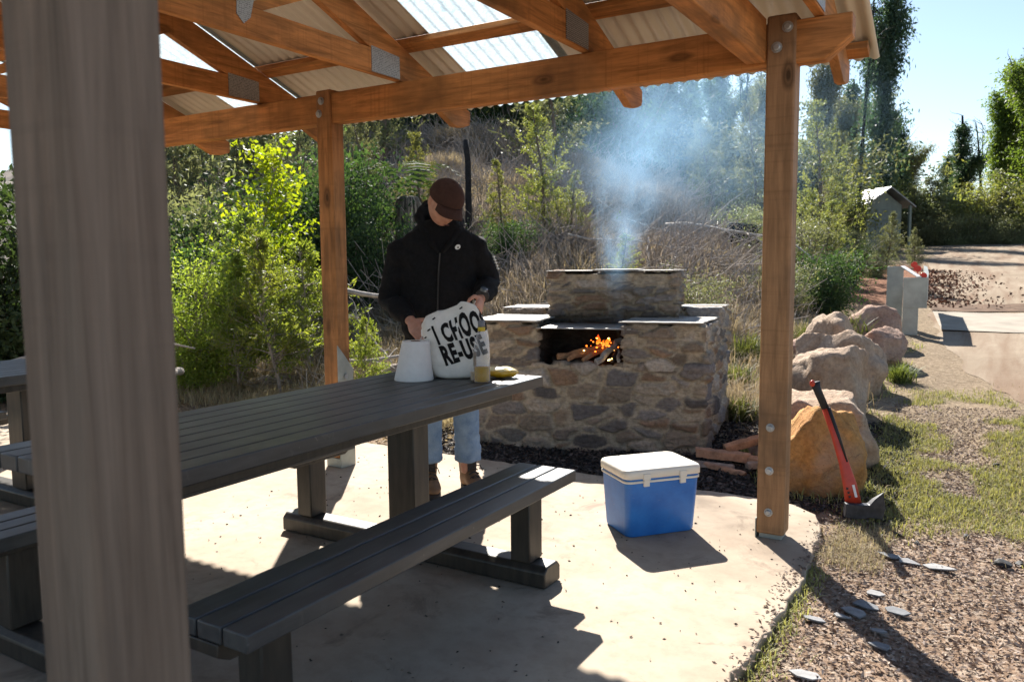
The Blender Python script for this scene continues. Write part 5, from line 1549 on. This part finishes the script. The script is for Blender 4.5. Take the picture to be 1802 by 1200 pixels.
put('pale_bush', 'wattle3', 510, 15.6, 200, 'pale shrub behind the top of the sapling', 'shrub', wide=.9)
put('dark_bush', 'darkbush', 10, 9.5, 260, 'leafy bush left of the nearest post', 'bush', wide=.9)
put('wattle_tree', 'wattle2', 1095, 9.8, 402, 'small green wattle seedling in the smoke behind the chimney', 'sapling', wide=1.2)
put('wattle_tree', 'wattle2', 1085, 14.5, 330, 'thin wattle seedling on the brush slope in the smoke', 'sapling', wide=1.0)
put('dark_bush', 'darkbush', 890, 11.6, 365, 'dark shrub at the foot of the wattles', 'bush', wide=1.2)
put('pale_bush', 'palebush', 1215, 9.6, 452, 'low leafy scrub right behind the chimney wall', 'scrub', wide=1.2)
put('acacia_clump', 'feather2', 640, 7.6, 545, 'yellow green sprig beside the middle post', 'shrub', wide=.8)
# slope shrubs near the right post and the road cutting
bs = 'shrubs on the road bank'
for i, (key, px, dist, top, lab, wd_) in enumerate((
    ('wattle3', 1330, 19.5, 190, 'hazy shrub tree left of the right post', .8), ('wattle3', 1260, 21, 215, 'hazy shrub tree in the middle of the smoke', .9), ('palebush', 1300, 16.5, 330, 'scrub on top of the brush mound', 1.1),
    ('wattle1', 1440, 20, 185, 'pale feathery tree just right of the right post', .75), ('wattle3', 1452, 22, 240, 'pale shrub between the right post and the black trunk', .5), ('palebush', 1420, 15, 345, 'olive shrub beside the right post', 1.0),
    ('darkbush', 1450, 12.6, 428, 'dark green shrub on the bank right of the post', 1.15), ('wattle2', 1450, 16.0, 350, 'spiky green shrub on the bank', 1.2), ('darkbush2', 1490, 17.0, 402, 'dark shrub beneath the hut', .9), ('palebush', 1540, 20.0, 425, 'yellowish shrub at the road cutting', .9),
    ('wattle3', 1610, 22.5, 398, 'isolated grey shrub on red soil by the road', .9), ('palebush', 1380, 12.0, 440, 'dark leafy scrub behind the right post', 1.2))):
    put('bank_shrub', key, px, dist, top, lab, 'shrub', bs, wd_)
rs = 'shrubs across the road'
for i, (key, px, dist, top, lab) in enumerate((
    ('wattle3', 1600, 37, 330, 'shrub right of the hut across the road'), ('wattle3', 1660, 36.5, 312, 'tall olive shrub across the road below the forked tree'), ('palebush', 1640, 36, 360, 'low shrub at the left end of the roadside row'), ('wattle1', 1705, 36.5, 322, 'feathery green shrub in the roadside row'),
    ('wattle3', 1750, 36.2, 335, 'olive shrub below the yellow green gum'), ('palebush', 1725, 35.8, 362, 'dark low shrub in the middle of the roadside row'), ('wattle1', 1795, 36, 330, 'green shrub at the right edge across the road'), ('palebush', 1775, 35.6, 368, 'low shrub near the right edge across the road'), ('palebush', 1680, 35.8, 372, 'low dark shrub fronting the roadside row'))):
    put('roadside_shrub', key, px, dist, top, lab, 'shrub', rs, 1.25)
lib('roadbush', lambda: bush(111, 3.0, 1.7, 18, 10, 130, .13, 2.4, .26), 'lf_pale', 'bark'); lib('roadbush2', lambda: bush(113, 3.0, 1.6, 18, 10, 120, .12, 2.6, .24), 'lf_wattle', 'bark')
for i, (key, px, dist, top, lab) in enumerate((('roadbush', 1640, 37.5, 318, 'broad olive bush under the forked gum'), ('roadbush2', 1700, 38, 305, 'broad green bush right of the forked gum'), ('roadbush', 1760, 37.5, 322, 'broad olive bush under the yellow green gum'), ('roadbush2', 1810, 37, 300, 'broad green bush at the right edge'), ('roadbush', 1590, 39, 335, 'broad bush behind the hut roof'), ('roadbush2', 1560, 41, 318, 'broad bush left of the hut ridge'), ('roadbush', 1500, 40, 300, 'broad bush behind the hut on its left'), ('roadbush2', 1440, 31, 270, 'broad bush between the right post and the hut'))):
    put('roadside_bush', key, px, dist, top, lab, 'bush', 'broad bushes across the road', 1.15)
put('bank_shrub', 'palebush', 1494, 25, 386, 'olive scrub hiding the foot of the hut on its left', 'shrub', bs, 1.2)
put('bank_shrub', 'wattle3', 1557, 24, 372, 'pale scrub hiding the foot of the hut on its right', 'shrub', bs, 1.0)
# burnt gums with regrowth
g1 = lib('gum1', lambda: gum(71, 10, 3, .17, .20, 1.35, 42, 26, .03), 'lf_gum', 'bark_black')
g2 = lib('gum2', lambda: gum(77, 10, 1, .19, .20, 1.25, 46, 26, .05), 'lf_blue', 'bark_black')
g3 = lib('gum3', lambda: gum(83, 10, 2, .26, .18, .85, 62, 24, .08, fork=5), 'lf_blue', 'bark_black')
g4 = lib('gum4', lambda: gum(88, 10, 3, .15, .15, .22, 8, 10, .3, lo=.4), 'lf_blue', 'bark_black')
g5 = lib('gum5', lambda: gum(93, 10, 4, .16, .20, 1.2, 38, 22, .06), 'lf_pale', 'bark')
def gumput(key, px, dist, top, label, wide=1.0, group=None, rz=None):
    s = hgt(px, top, dist) / 10.3
    tm, lm = LIB[key]
    return plant_obj('gum_tree', tm, lm, place(px, dist, -.1), random.uniform(0, 6.28) if rz is None else rz, (s * wide, s * wide, s), label, 'tree', group)
gumput('gum1', 1762, 40, 165, 'yellow green leafy gum column across the road', 1.0)
gumput('gum1', 1792, 41, 120, 'second yellow green gum column across the road', 1.05, rz=2.)
gumput('gum1', 1806, 38, 70, 'tallest bright green gum at the right edge', 1.1)
gumput('gum3', 1684, 43, 195, 'dark forked burnt gum against the sky', 1.25, rz=.9)
gumput('gum2', 1648, 50, 262, 'small bluish gum left of the forked gum', 1.1)
gumput('gum4', 1718, 46, 205, 'bare branched burnt gum right of the forked gum', 1.2)
gumput('gum2', 1556, 36, -70, 'tall dark gum rising beside the shelter roof corner', .78, rz=3.4)
gumput('gum2', 1590, 40, 175, 'leaning dark gum below the tall one with bare branches', .9)
gumput('gum4', 1508, 31, -30, 'black bare burnt trunk under the rafter end', .62)
gumput('gum5', 1447, 32, 60, 'hazy pale gum right of the right post', .65)
gumput('gum5', 1535, 44, 150, 'hazy gum behind the black trunk', .8)
fgp = 'gums deeper in the forest'
for i, (key, px, dist, top, lab) in enumerate((('gum5', 1150, 44, 120, 'hazy gum filling the forest left of the bright gap'), ('gum2', 1235, 46, 110, 'hazy gum in the forest behind the bright gap'), ('gum5', 1280, 43, 140, 'pale gum low in the forest behind the smoke'), ('gum5', 1325, 46, 120, 'pale gum half hidden by the right post'), ('gum2', 1415, 44, 120, 'bluish gum just right of the right post'), ('gum5', 1475, 42, 150, 'pale gum left of the black burnt trunk'), ('gum2', 1500, 48, 120, 'bluish gum far behind the black burnt trunk'), ('gum5', 1600, 47, 235, 'pale low gum under the leaning dark gum'))):
    gumput(key, px, dist, top, lab, 1.0, fgp)
for px, dist, top, lab, k in ((1180, 31, 215, 'leafy bush on the crest behind the smoke', 'roadbush'), (1240, 33, 225, 'leafy bush on the crest below the bright gap', 'roadbush2'), (1310, 32, 215, 'leafy bush on the crest left of the right post', 'roadbush'), (1400, 31, 230, 'leafy bush on the crest touching the right post', 'roadbush'), (1470, 40, 250, 'leafy bush on the crest below the black trunk', 'roadbush2')):
    put('crest_bush', k, px, dist, top, lab, 'bush', 'bushes along the crest', 1.1)
hg = 'gums along the hill crest'
for i, (key, px, dist, top, lab) in enumerate((('gum4', 1300, 33, 60, 'bare burnt gum left of the right post'), ('gum3', 1262, 36, 40, 'leafy burnt gum column above the smoke'), ('gum4', 1215, 34, 60, 'bare gum in the gap of bright sky'), ('gum2', 1165, 33, 70, 'bluish gum column under the rafter end'), ('gum4', 1185, 37, 30, 'thin bare gum behind the smoke top'),
    ('gum5', 1340, 30, 110, 'smoky pale gum touching the right post'), ('gum2', 1120, 31, 40, 'dark gum left of the bright sky gap'), ('gum2', 1060, 30, 20, 'dark gum behind the wattle top'), ('gum3', 1090, 35, 0, 'tall dark gum deep in the smoke'))):
    gumput(key, px, dist, top, lab, .8, hg)
# the dark wooded hillside under the eave: each tree on its own
fk = [lib('hill1', lambda: bush(101, 5, 2.2, 10, 9, 80, .17, 2.2, .24), 'lf_dark', 'bark'), lib('hill2', lambda: wattle(103, 5, 1.6, 60, .14, 13, 0, 2.6, .1), 'lf_blue', 'bark'), lib('hill3', lambda: wattle(105, 5, 1.9, 60, .14, 13, -.02, 2.6, .08), 'lf_pale', 'bark')]
gg = random.Random(3)
for i in range(46):
    px = 255 + i * 20 + gg.uniform(-12, 12); dist = gg.choice((19, 24, 26, 28, 31)) + gg.uniform(-1, 1)
    if px > 1010: dist += 6
    k = gg.choice((0, 0, 1, 1, 2)) if dist > 22 else 2
    tm, lm = fk[k]
    s = gg.uniform(.62, .95) * (1.15 if dist > 24 else .85)
    plant_obj('hillside_tree', tm, lm, place(px, dist, -.2), gg.uniform(0, 6.28), (s, s, s * gg.uniform(.9, 1.2)),
              ('dark rounded tree in the wooded hillside under the eave', 'bluish upright tree in the wooded hillside under the eave', 'pale green tree in the wooded hillside under the eave')[k], 'tree',
              ('dark trees in the hillside wood', 'bluish trees in the hillside wood', 'pale trees in the hillside wood')[k])
# charred pole, tree fern, stump, dead branches
x, y, z = place(826, 13.0, -.2); mb = MB(); p = curve_pts((0, 0, 0), (0.01, 0, 1), hgt(826, 243, 13) + .2, 10, np.random.default_rng(1), .03); mb.tube([tuple(a) for a in p], list(np.linspace(.058, .045, 11)), 10)
o = mb.build('charred_trunk', M['bark_black'], None, smooth=True); o.location = (x, y, z); tag(o, 'straight charred black trunk standing behind the person', 'dead tree')
x, y, z = place(724, 12.2, -.2); tf = empty('tree_fern', (x, y, z), 0, 'tree fern stump wrapped in hanging dead fronds behind the person', 'tree fern')
hh = hgt(724, 352, 12.2) + .2
mb = MB(); mb.tube([(0, 0, 0), (0, 0, hh * .5), (0, 0, hh)], [.10, .10, .09], 12); mb.build('trunk', M['bark_black'], tf, smooth=True)
g = np.random.default_rng(9); A = []; B = []
V = []; Qs = []; nb = 0
for k in range(210):
    az = g.uniform(0, 6.28); r0 = g.uniform(.02, .10); c = np.array([math.cos(az), math.sin(az), 0]); L_ = g.uniform(.35, .95)
    pts = [np.array([0, 0, hh]) + c * (r0 + .14 * math.sin(t * 2.2)) + np.array([0, 0, .06 * math.sin(t * 3.1) - L_ * t ** 1.5]) for t in np.linspace(0, 1, 6)]
    s = np.array([-c[1], c[0], 0]) * g.uniform(.012, .028)
    for i in range(5):
        V += [pts[i] - s, pts[i] + s, pts[i + 1] + s, pts[i + 1] - s]; Qs.append([nb, nb + 1, nb + 2, nb + 3]); nb += 4
np_obj('dead_fronds', V, Qs, leafmat('hanging_dead_fronds', (.05, .04, .034), (.33, .28, .23), .15, (1, 1, 1), .9), tf, tint=np.repeat(g.uniform(0, 1, len(Qs) // 5) ** 1.6, 5))
V = []; Qs = []; nb = 0
for k in range(6):
    az = g.uniform(0, 6.28); c = np.array([math.cos(az), math.sin(az), 0]); L_ = g.uniform(.5, .9)
    pts = [np.array([0, 0, hh]) + c * L_ * t + np.array([0, 0, .45 * math.sin(t * 2.6)]) for t in np.linspace(0, 1, 14)]
    sd = np.array([-c[1], c[0], 0])
    for i in range(1, 14):
        for sg in (-1, 1):
            w_ = .20 * math.sin(math.pi * i / 14.5) + .02
            a = pts[i]; b2 = a + sd * sg * w_ + c * .05 + np.array([0, 0, -.03]); dn = (pts[i] - pts[i - 1]) * .42
            V += [a, a + dn, b2 + dn * .4, b2]; Qs.append([nb, nb + 1, nb + 2, nb + 3]); nb += 4
np_obj('fronds', V, Qs, M['lf_dark'], tf, tint=g.uniform(.2, .7, len(Qs)))
def deadbranch(px, dist, az, L_, seed, label, elev=.25, r=.035, dz=.1, forks=5):
    x, y, z = place(px, dist, dz); g = np.random.default_rng(seed); mb = MB()
    d0 = (math.cos(az), math.sin(az), elev); b = curve_pts((0, 0, 0), d0, L_, 8, g, .14); mb.tube([tuple(p) for p in b], list(np.linspace(r, r * .25, 9)), 8)
    for k in range(forks):
        i = int(g.integers(2, 8)); dd = np.array(d0) + g.normal(size=3) * .6; c = curve_pts(b[i], dd, L_ * g.uniform(.2, .45), 5, g, .2); mb.tube([tuple(p) for p in c], list(np.linspace(r * .45, r * .1, 6)), 6)
    o = mb.build('dead_branch', M['deadwood'], None, smooth=True); o.location = (x, y, z); return tag(o, label, 'branch')
deadbranch(612, 8.6, R(20), 1.1, 1, 'bleached forked branch lying between the middle post and the person', -.28, .03, .95)
deadbranch(612, 8.0, R(28), .95, 2, 'bleached branch reaching low behind the paper roll', -.02, .028, .32)
deadbranch(690, 8.2, R(150), .8, 3, 'thin grey branch standing up behind the jacket sleeve', .6, .016, .2)
deadbranch(312, 7.9, R(-40), .8, 4, 'pale curved branch at the foot of the acacia bush', -.1, .04, .35, 3)
deadbranch(330, 7.2, R(-30), .7, 5, 'thin pale stick in the dry grass by the table edge', .05, .016, .05, 3)
deadbranch(1000, 11.5, R(10), 2.4, 6, 'long thin bleached stick lying across the brush slope', .06, .018, .4, 3)
deadbranch(1170, 14.5, R(-10), 3.0, 7, 'long dead branch crossing the brush mound', .05, .035, .5, 6)
deadbranch(1230, 14.0, R(160), 2.2, 8, 'dead limb leaning up from the brush mound', .5, .03, .4, 5)
deadbranch(1140, 11.0, R(110), .9, 9, 'short bleached stub standing behind the chimney', .9, .045, .1, 1)
deadbranch(8, 8.2, R(40), 1.6, 10, 'bleached branch left of the nearest post', .35, .03, .5, 5)
deadbranch(20, 9.0, R(20), 1.5, 12, 'tangled grey branch low behind the far table', .1, .03, .3, 6)
x, y, z = place(1187, 14.6, .15); mb = MB(); mb.tube([(-.1, .9, .05), (0, 0, 0), (.03, -.25, -.02)], [.19, .20, .20], 16)
o = mb.build('fallen_log', M['bark_black'], None, bevel=.01); o.location = (x, y, z); o.rotation_euler = (0, 0, R(18)); tag(o, 'charred cut log end poking from the brush mound', 'log')
x, y, z = place(1300, 16.2, .1); mb = MB(); mb.tube([(0, 0, -.2), (.02, 0, .3), (.05, .02, .62)], [.42, .36, .28], 14)
o = mb.build('burnt_stump', M['bark_black'], None, bevel=.02); o.location = (x, y, z); tag(o, 'wide black burnt stump near the top of the mound', 'stump')

# ------------------------------------------------------------------ ground cover (nobody could count it)
def scatter(n, xr_, yr_, dens, seed):
    g = np.random.default_rng(seed); x = g.uniform(*xr_, n); y = g.uniform(*yr_, n)
    k = g.uniform(0, 1, n) < dens(x, y); x, y = x[k], y[k]
    return np.stack([x, y, ground_z(x, y)], 1), g
inslab = lambda x, y: (x < -.615) & (y < 4.33) & (x > -7.6)
offroad = lambda x, y: x < road_edge(np.clip(y, 6.8, 40)) - .02
# leaf litter
Pn, g = scatter(120000, (-.66, 2.6), (1.2, 7.4), lambda x, y: ~inslab(x, y) * (.95 - .8 * m_grass(x, y)) * (1 - .5 * sst(5.5, 7.4, y)), 1)
d = rdir(len(Pn), g); d[:, 2] *= .22
V, Qd = leaves(Pn + [0, 0, .006], .020, g, 2.6, d, .12); np_o = np_obj('leaf_litter', V, Qd, M['litter'], tint=g.uniform(0, 1, len(Qd)) ** 1.5); tag(np_o, kind='stuff', label='brown bark and leaf litter covering the ground beside the slab')
Pn, g = scatter(26000, (-3.6, -.4), (4.25, 6.6), lambda x, y: ~inslab(x, y) * .9, 2)
d = rdir(len(Pn), g); d[:, 2] *= .3
V, Qd = leaves(Pn + [0, 0, .008], .034, g, 2.2, d, .05); tag(np_obj('charred_litter', V, Qd, leafmat('charred_chips', (.02, .018, .017), (.16, .13, .11), .0, (1, 1, 1), .8), tint=g.uniform(0, 1, len(Qd)) ** 2), kind='stuff', label='dark charred bark chips round the barbecue foot')
Pn, g = scatter(30000, (-12, -3.0), (4.35, 9.5), lambda x, y: .9 + 0 * x, 12)
d = rdir(len(Pn), g); d[:, 2] *= .3
V, Qd = leaves(Pn + [0, 0, .008], .045, g, 2.8, d, .05); tag(np_obj('dry_litter', V, Qd, M['lf_straw'], tint=g.uniform(0, 1, len(Qd))), kind='stuff', label='pale dry litter under the shrubs')
# green grass patch
Pn, g = scatter(110000, (-.75, 2.4), (3.9, 8.6), lambda x, y: m_grass(x, y) * (.3 + .9 * sst(.35, .6, fbm(x, y, .22, 21))) * offroad(x, y + 0.0) + (m_grass(x, y) * .5) * (y < 6.9), 3)
V, Qd, n = blades(Pn, .045, .0055, g, .75, .5); tt = np.repeat(np.clip(g.normal(.45, .28, n), 0, 1), 1)
tag(np_obj('green_grass', V, Qd, M['lf_grass'], tint=np.concatenate([tt, tt])), kind='stuff', label='short green grass on the verge')
Pn, g = scatter(26000, (-.75, 2.4), (3.4, 8.6), lambda x, y: (m_grass(x, y) * .8 + .10) * ~inslab(x, y) * (fbm(x, y, .25, 31) > .5), 13)
V, Qd, n = blades(Pn, .055, .004, g, .9, .6); tt = g.uniform(0, 1, n)
tag(np_obj('straw_in_grass', V, Qd, M['lf_straw'], tint=np.concatenate([tt, tt])), kind='stuff', label='dry straw mixed through the grass verge')
g = np.random.default_rng(44); n = 1100; yy_ = g.uniform(1.0, 4.2, n); xx_ = -.635 + .02 * (fbm(np.full(n, .7), yy_, .22, 24) - .5) * 2 + np.abs(g.normal(0, .028, n)) * np.sign(g.uniform(-.6, 1, n)); zz_ = np.where((xx_ < -.615), .003, ground_z(np.maximum(xx_, -.58), yy_) + .006)
d = rdir(n, g); d[:, 2] *= .15; V, Qd = leaves(np.stack([xx_, yy_, zz_], 1), .018, g, 2.6, d, .08); tag(np_obj('edge_litter', V, Qd, M['litter'], tint=g.uniform(0, 1, n)), kind='stuff', label='leaf litter spilling over the slab edge')
# grass edge along the slab
g = np.random.default_rng(4); n = 1500; yy_ = g.uniform(1.0, 3.5, n); keep = fbm(np.full(n, .3), yy_, .3, 14) > .42; yy_ = yy_[keep]
xx_ = -.625 + np.abs(g.normal(0, .045, len(yy_))); Pn = np.stack([xx_, yy_, ground_z(xx_, yy_)], 1)
V, Qd, n = blades(Pn, .045, .005, g, .8, .5); tt = g.uniform(.2, .9, n); tag(np_obj('edge_grass', V, Qd, M['lf_grass'], tint=np.concatenate([tt, tt])), kind='stuff', label='weedy grass along the slab edge')
# dry grass beds: corner of the slab, behind the barbecue, bank, left side
def straw(n, xr_, yr_, dens, h, seed, name, label, mat='lf_straw', w=.006, lean=.8, droop=.5, clump=None, cs=.09):
    if clump:
        Pc, g = scatter(clump, xr_, yr_, dens, seed); k = max(1, n // max(1, len(Pc)))
        Pn = np.repeat(Pc, k, 0); Pn[:, :2] += g.normal(0, cs, (len(Pn), 2)); Pn[:, 2] = ground_z(Pn[:, 0], Pn[:, 1])
        kk = ~((Pn[:, 0] < -.63) & (Pn[:, 1] < 4.34)); Pn = Pn[kk]
    else:
        Pn, g = scatter(n, xr_, yr_, dens, seed)
    V, Qd, m = blades(Pn, h, w, g, lean, droop); tt = np.clip(g.normal(.5, .28, m), 0, 1)
    return tag(np_obj(name, V, Qd, M[mat], tint=np.concatenate([tt, tt])), kind='stuff', label=label)
straw(3500, (-.72, -.35), (3.55, 4.25), lambda x, y: (1 - sst(.0, .34, np.hypot(x + .50, (y - 3.85) * .6))) * 1.0, .055, 41, 'dry_corner_grass', 'bleached dry grass spilling over the slab corner', w=.0028, lean=.97, droop=.6)
inbq = lambda x, y: (x < -1.2) & (x > -3.5) & (y > 4.5) & (y < 6.3)
bankf = lambda x, y: sst(.1, .5, terr(x, y) - (.062 * (sp(y - 5.6, .6) - sp(y - 46, 3.)) - .03))
straw(60000, (-10, -1.0), (6.0, 10.5), lambda x, y: (~inbq(x, y)) * (.35 + .6 * (fbm(x, y, .9, 15) > .45)) * offroad(x + .35, y), .34, 5, 'dry_grass', 'tall bleached grass behind the barbecue and shrubs', clump=900, w=.0055, lean=.9, droop=.7)
straw(30000, (-9, -3.6), (4.9, 6.4), lambda x, y: .6 + 0 * x, .16, 6, 'dry_short_grass', 'short dry grass left of the barbecue', clump=500, w=.005, lean=.9)
straw(170000, (-17, -2.2), (8.2, 27), lambda x, y: bankf(x, y) * (.4 + .6 * (fbm(x, y, 1.3, 16) > .42)), .46, 7, 'dead_bracken', 'grey brown dead bracken covering the brush slope', 'lf_dry', clump=3200, w=.010, lean=.99, droop=.6, cs=.26)
straw(30000, (-13, -2.4), (8.6, 20), lambda x, y: bankf(x, y) * (fbm(x, y, 2.0, 17) > .5), .5, 8, 'slope_grass', 'pale dry tussocks on the brush slope', clump=500, w=.010, lean=.9, droop=.7, cs=.15)
# thin twiggy brush on the slope
Pc, g = scatter(8500, (-17, -2.4), (8.0, 26), lambda x, y: bankf(x, y) * (.25 + .75 * (fbm(x, y, 1.7, 18) > .45)), 9)
A = []; B = []
for c in Pc:
    for k in range(5):
        dd = g.normal(size=3); dd[2] = abs(dd[2]) * .7 + .15; dd /= np.linalg.norm(dd); L_ = g.uniform(.3, 1.0)
        a = c + g.normal(size=3) * [.12, .12, 0]; m_ = a + dd * L_ * .5; e_ = m_ + (dd + g.normal(size=3) * .35) * L_ * .5
        A += [a, m_]; B += [m_, e_]
V, Qd = prisms(np.array(A), np.array(B), .007, .004); tag(np_obj('brush_twigs', V, Qd, M['twig']), kind='stuff', label='tangled dead twigs on the brush slope')
Pc, g = scatter(900, (-9.5, -3.0), (5.6, 9.0), lambda x, y: .7 + 0 * x, 19)
A = []; B = []
for c in Pc:
    for k in range(3):
        dd = g.normal(size=3); dd[2] = abs(dd[2]) * .5 + .05; dd /= np.linalg.norm(dd); L_ = g.uniform(.15, .55); a = c + [0, 0, .02]; A.append(a); B.append(a + dd * L_)
V, Qd = prisms(np.array(A), np.array(B), .006, .003); tag(np_obj('ground_twigs', V, Qd, M['deadwood']), kind='stuff', label='bleached twigs in the dry grass')
# grass packed round the boulders, clods of red soil by the rail
Pl = []; g = np.random.default_rng(66)
for o in list(bpy.data.objects):
    if o.name.startswith('boulder') and o.location.y < 11 and o.location.x > -2:
        rr_ = max(abs(v.co.x) for v in o.data.vertices); n = 330; a = g.uniform(0, 6.28, n); q = rr_ * (1.0 + np.abs(g.normal(0, .10, n)))
        Pl.append(np.stack([o.location.x + q * np.cos(a), o.location.y + q * np.sin(a), np.zeros(n)], 1))
Pn = np.concatenate(Pl); Pn = Pn[~inslab(Pn[:, 0], Pn[:, 1])]; Pn[:, 2] = ground_z(Pn[:, 0], Pn[:, 1]) - .005
V, Qd, n = blades(Pn, .085, .006, g, .85, .5); tt = np.clip(g.normal(.5, .3, n), 0, 1)
tag(np_obj('boulder_grass', V, Qd, M['lf_grass'], tint=np.concatenate([tt, tt])), kind='stuff', label='grass packed round the feet of the boulders')
n = 1300; y = g.uniform(14.2, 22, n); x = np.array(road_edge(y)) + np.abs(g.normal(0, .55, n)) - .12
Pn = np.stack([x, y, ground_z(x, y) + .02], 1); d = rdir(n, g); d[:, 2] = np.abs(d[:, 2]) * .6
V, Qd = leaves(Pn, .06, g, 1.6, d, .2); tag(np_obj('red_soil_clods', V, Qd, leafmat('red_brown_soil_clods', (.06, .03, .02), (.24, .11, .065), 0, (1, 1, 1), .9), tint=g.uniform(0, 1, n)), kind='stuff', label='red brown soil and bark heaped along the road edge behind the steel rail')
# green tussocks, each a plant
tus = []
for i, (px, dist, h_, lab) in enumerate(((1500, 10.2, .5, 'green tussock behind the tall pink boulder'), (1300, 7.6, .26, 'green weed clump left of the right post'), (1310, 6.5, .24, 'low green weeds beside the firewood'), (1420, 9.6, .4, 'green weeds right of the post above the boulders'), (1445, 7.9, .32, 'yellow green weeds behind the small red rock'), (1320, 8.6, .36, 'leafy weed touching the right post'), (1590, 8.4, .22, 'grass tuft at the foot of the low pink boulder'))):
    g = np.random.default_rng(200 + i); Pn = np.concatenate([g.normal(0, .11 * h_ * 2, (340, 2)), np.zeros((340, 1))], 1)
    V, Qd, n = blades(Pn, h_, .011, g, .75, .5); tt = np.clip(g.normal(.5, .25, n), 0, 1)
    o = np_obj('grass_tussock', V, Qd, M['lf_tuss'], tint=np.concatenate([tt, tt])); o.location = place(px, dist, -.02); tag(o, lab, 'tussock', 'green tussocks among the boulders')
# slate flakes and charcoal lumps, each its own
g = random.Random(77)
LABS = ['largest pale slate flake lit above the post shadow', 'long thin slate flake next to the largest pale one', 'long dark edged slate sliver right of the others', 'blue slate flake inside the post shadow', 'second slate flake inside the post shadow', 'slate flake at the upper rim of the post shadow', 'narrow slate sliver right of the post shadow rim', 'white slate chip near the slab edge', 'white slate chip at the lower rim of the shadow', 'pale slate flake below the post shadow', 'small slate chip inside the lower shadow', 'pale slate sliver at the bottom of the litter']
def photo_ground(px, py):
    d = rgt * 0
    dv = r2 * ((px - 901) / F) - u2 * ((py - 600) / F) + fwd
    t_ = (-.03 - H) / dv.z
    return dv.x * t_, dv.y * t_
SL_P = [(1565, 978, .13), (1600, 990, .11), (1655, 1002, .14), (1525, 1065, .12), (1505, 1078, .14), (1538, 1045, .10), (1580, 1075, .10), (1430, 1090, .10), (1480, 1085, .07), (1552, 1138, .09), (1545, 1110, .07), (1420, 1190, .13)]
for i, (px, py, s) in enumerate(SL_P):
    x, y = photo_ground(px, py); n = 6; pts = []
    for k in range(n):
        a = 2 * math.pi * k / n; r_ = s * .5 * g.uniform(.7, 1.1); pts.append((r_ * math.cos(a) * g.uniform(.75, 1.15), r_ * math.sin(a) * g.uniform(.35, .75)))
    mb = MB(); mb.prism(pts, 0, .006, 'z'); o = mb.build('slate_flake', plain('blue_grey_slate_%d' % (i % 3), (.13 + .05 * (i % 3), .135 + .045 * (i % 3), .145 + .04 * (i % 3)), .7, 0, .25, 30, .3, 60) if i < 3 else bpy.data.materials['blue_grey_slate_%d' % (i % 3)], None, bevel=.001)
    o.location = (x, y, GZf(x, y) + .010); o.rotation_euler = (g.uniform(-.12, .12), g.uniform(-.12, .12), g.uniform(-.5, .2)); tag(o, LABS[i], 'slate flake', 'slate flakes in the litter')
CL = ['charcoal lump just below the axe head', 'charcoal lump right of the axe blade', 'small charcoal lump in the middle of the litter', 'largest black charcoal lump near the right edge', 'charcoal piece beside the largest lump', 'charcoal lump in the grass above the litter', 'small charred lump in the green grass']
for i, (px, py, s) in enumerate(((1555, 942, .035), (1578, 940, .045), (1614, 955, .045), (1765, 988, .09), (1792, 982, .06), (1700, 944, .05), (1755, 828, .06))):
    x, y = photo_ground(px, py); boulder((x, y, GZf(x, y) + s * .12), (s * .5, s * .36, s * .27), g.uniform(0, 3), 300 + i, M['charcoal'], CL[i], 8, 'charcoal lumps in the litter', 'charcoal_lump', .08, 3)
for o in bpy.data.objects:
    if o.name.startswith('charcoal_lump'): o['category'] = 'charcoal'
# loose grit on the slab
g = np.random.default_rng(55); n = 520; x = g.uniform(-3.6, -.65, n); y = g.uniform(1.2, 4.25, n); Pn = np.stack([x, y, np.full(n, .003)], 1)
d = rdir(n, g); d[:, 2] *= .05; V, Qd = leaves(Pn, .014, g, 2.0, d, .02); tag(np_obj('slab_debris', V, Qd, leafmat('dark_crumbs', (.03, .024, .02), (.12, .09, .07), 0, (1, 1, 1), .9), tint=g.uniform(0, 1, n)), kind='stuff', label='dark crumbs and leaf bits on the concrete')
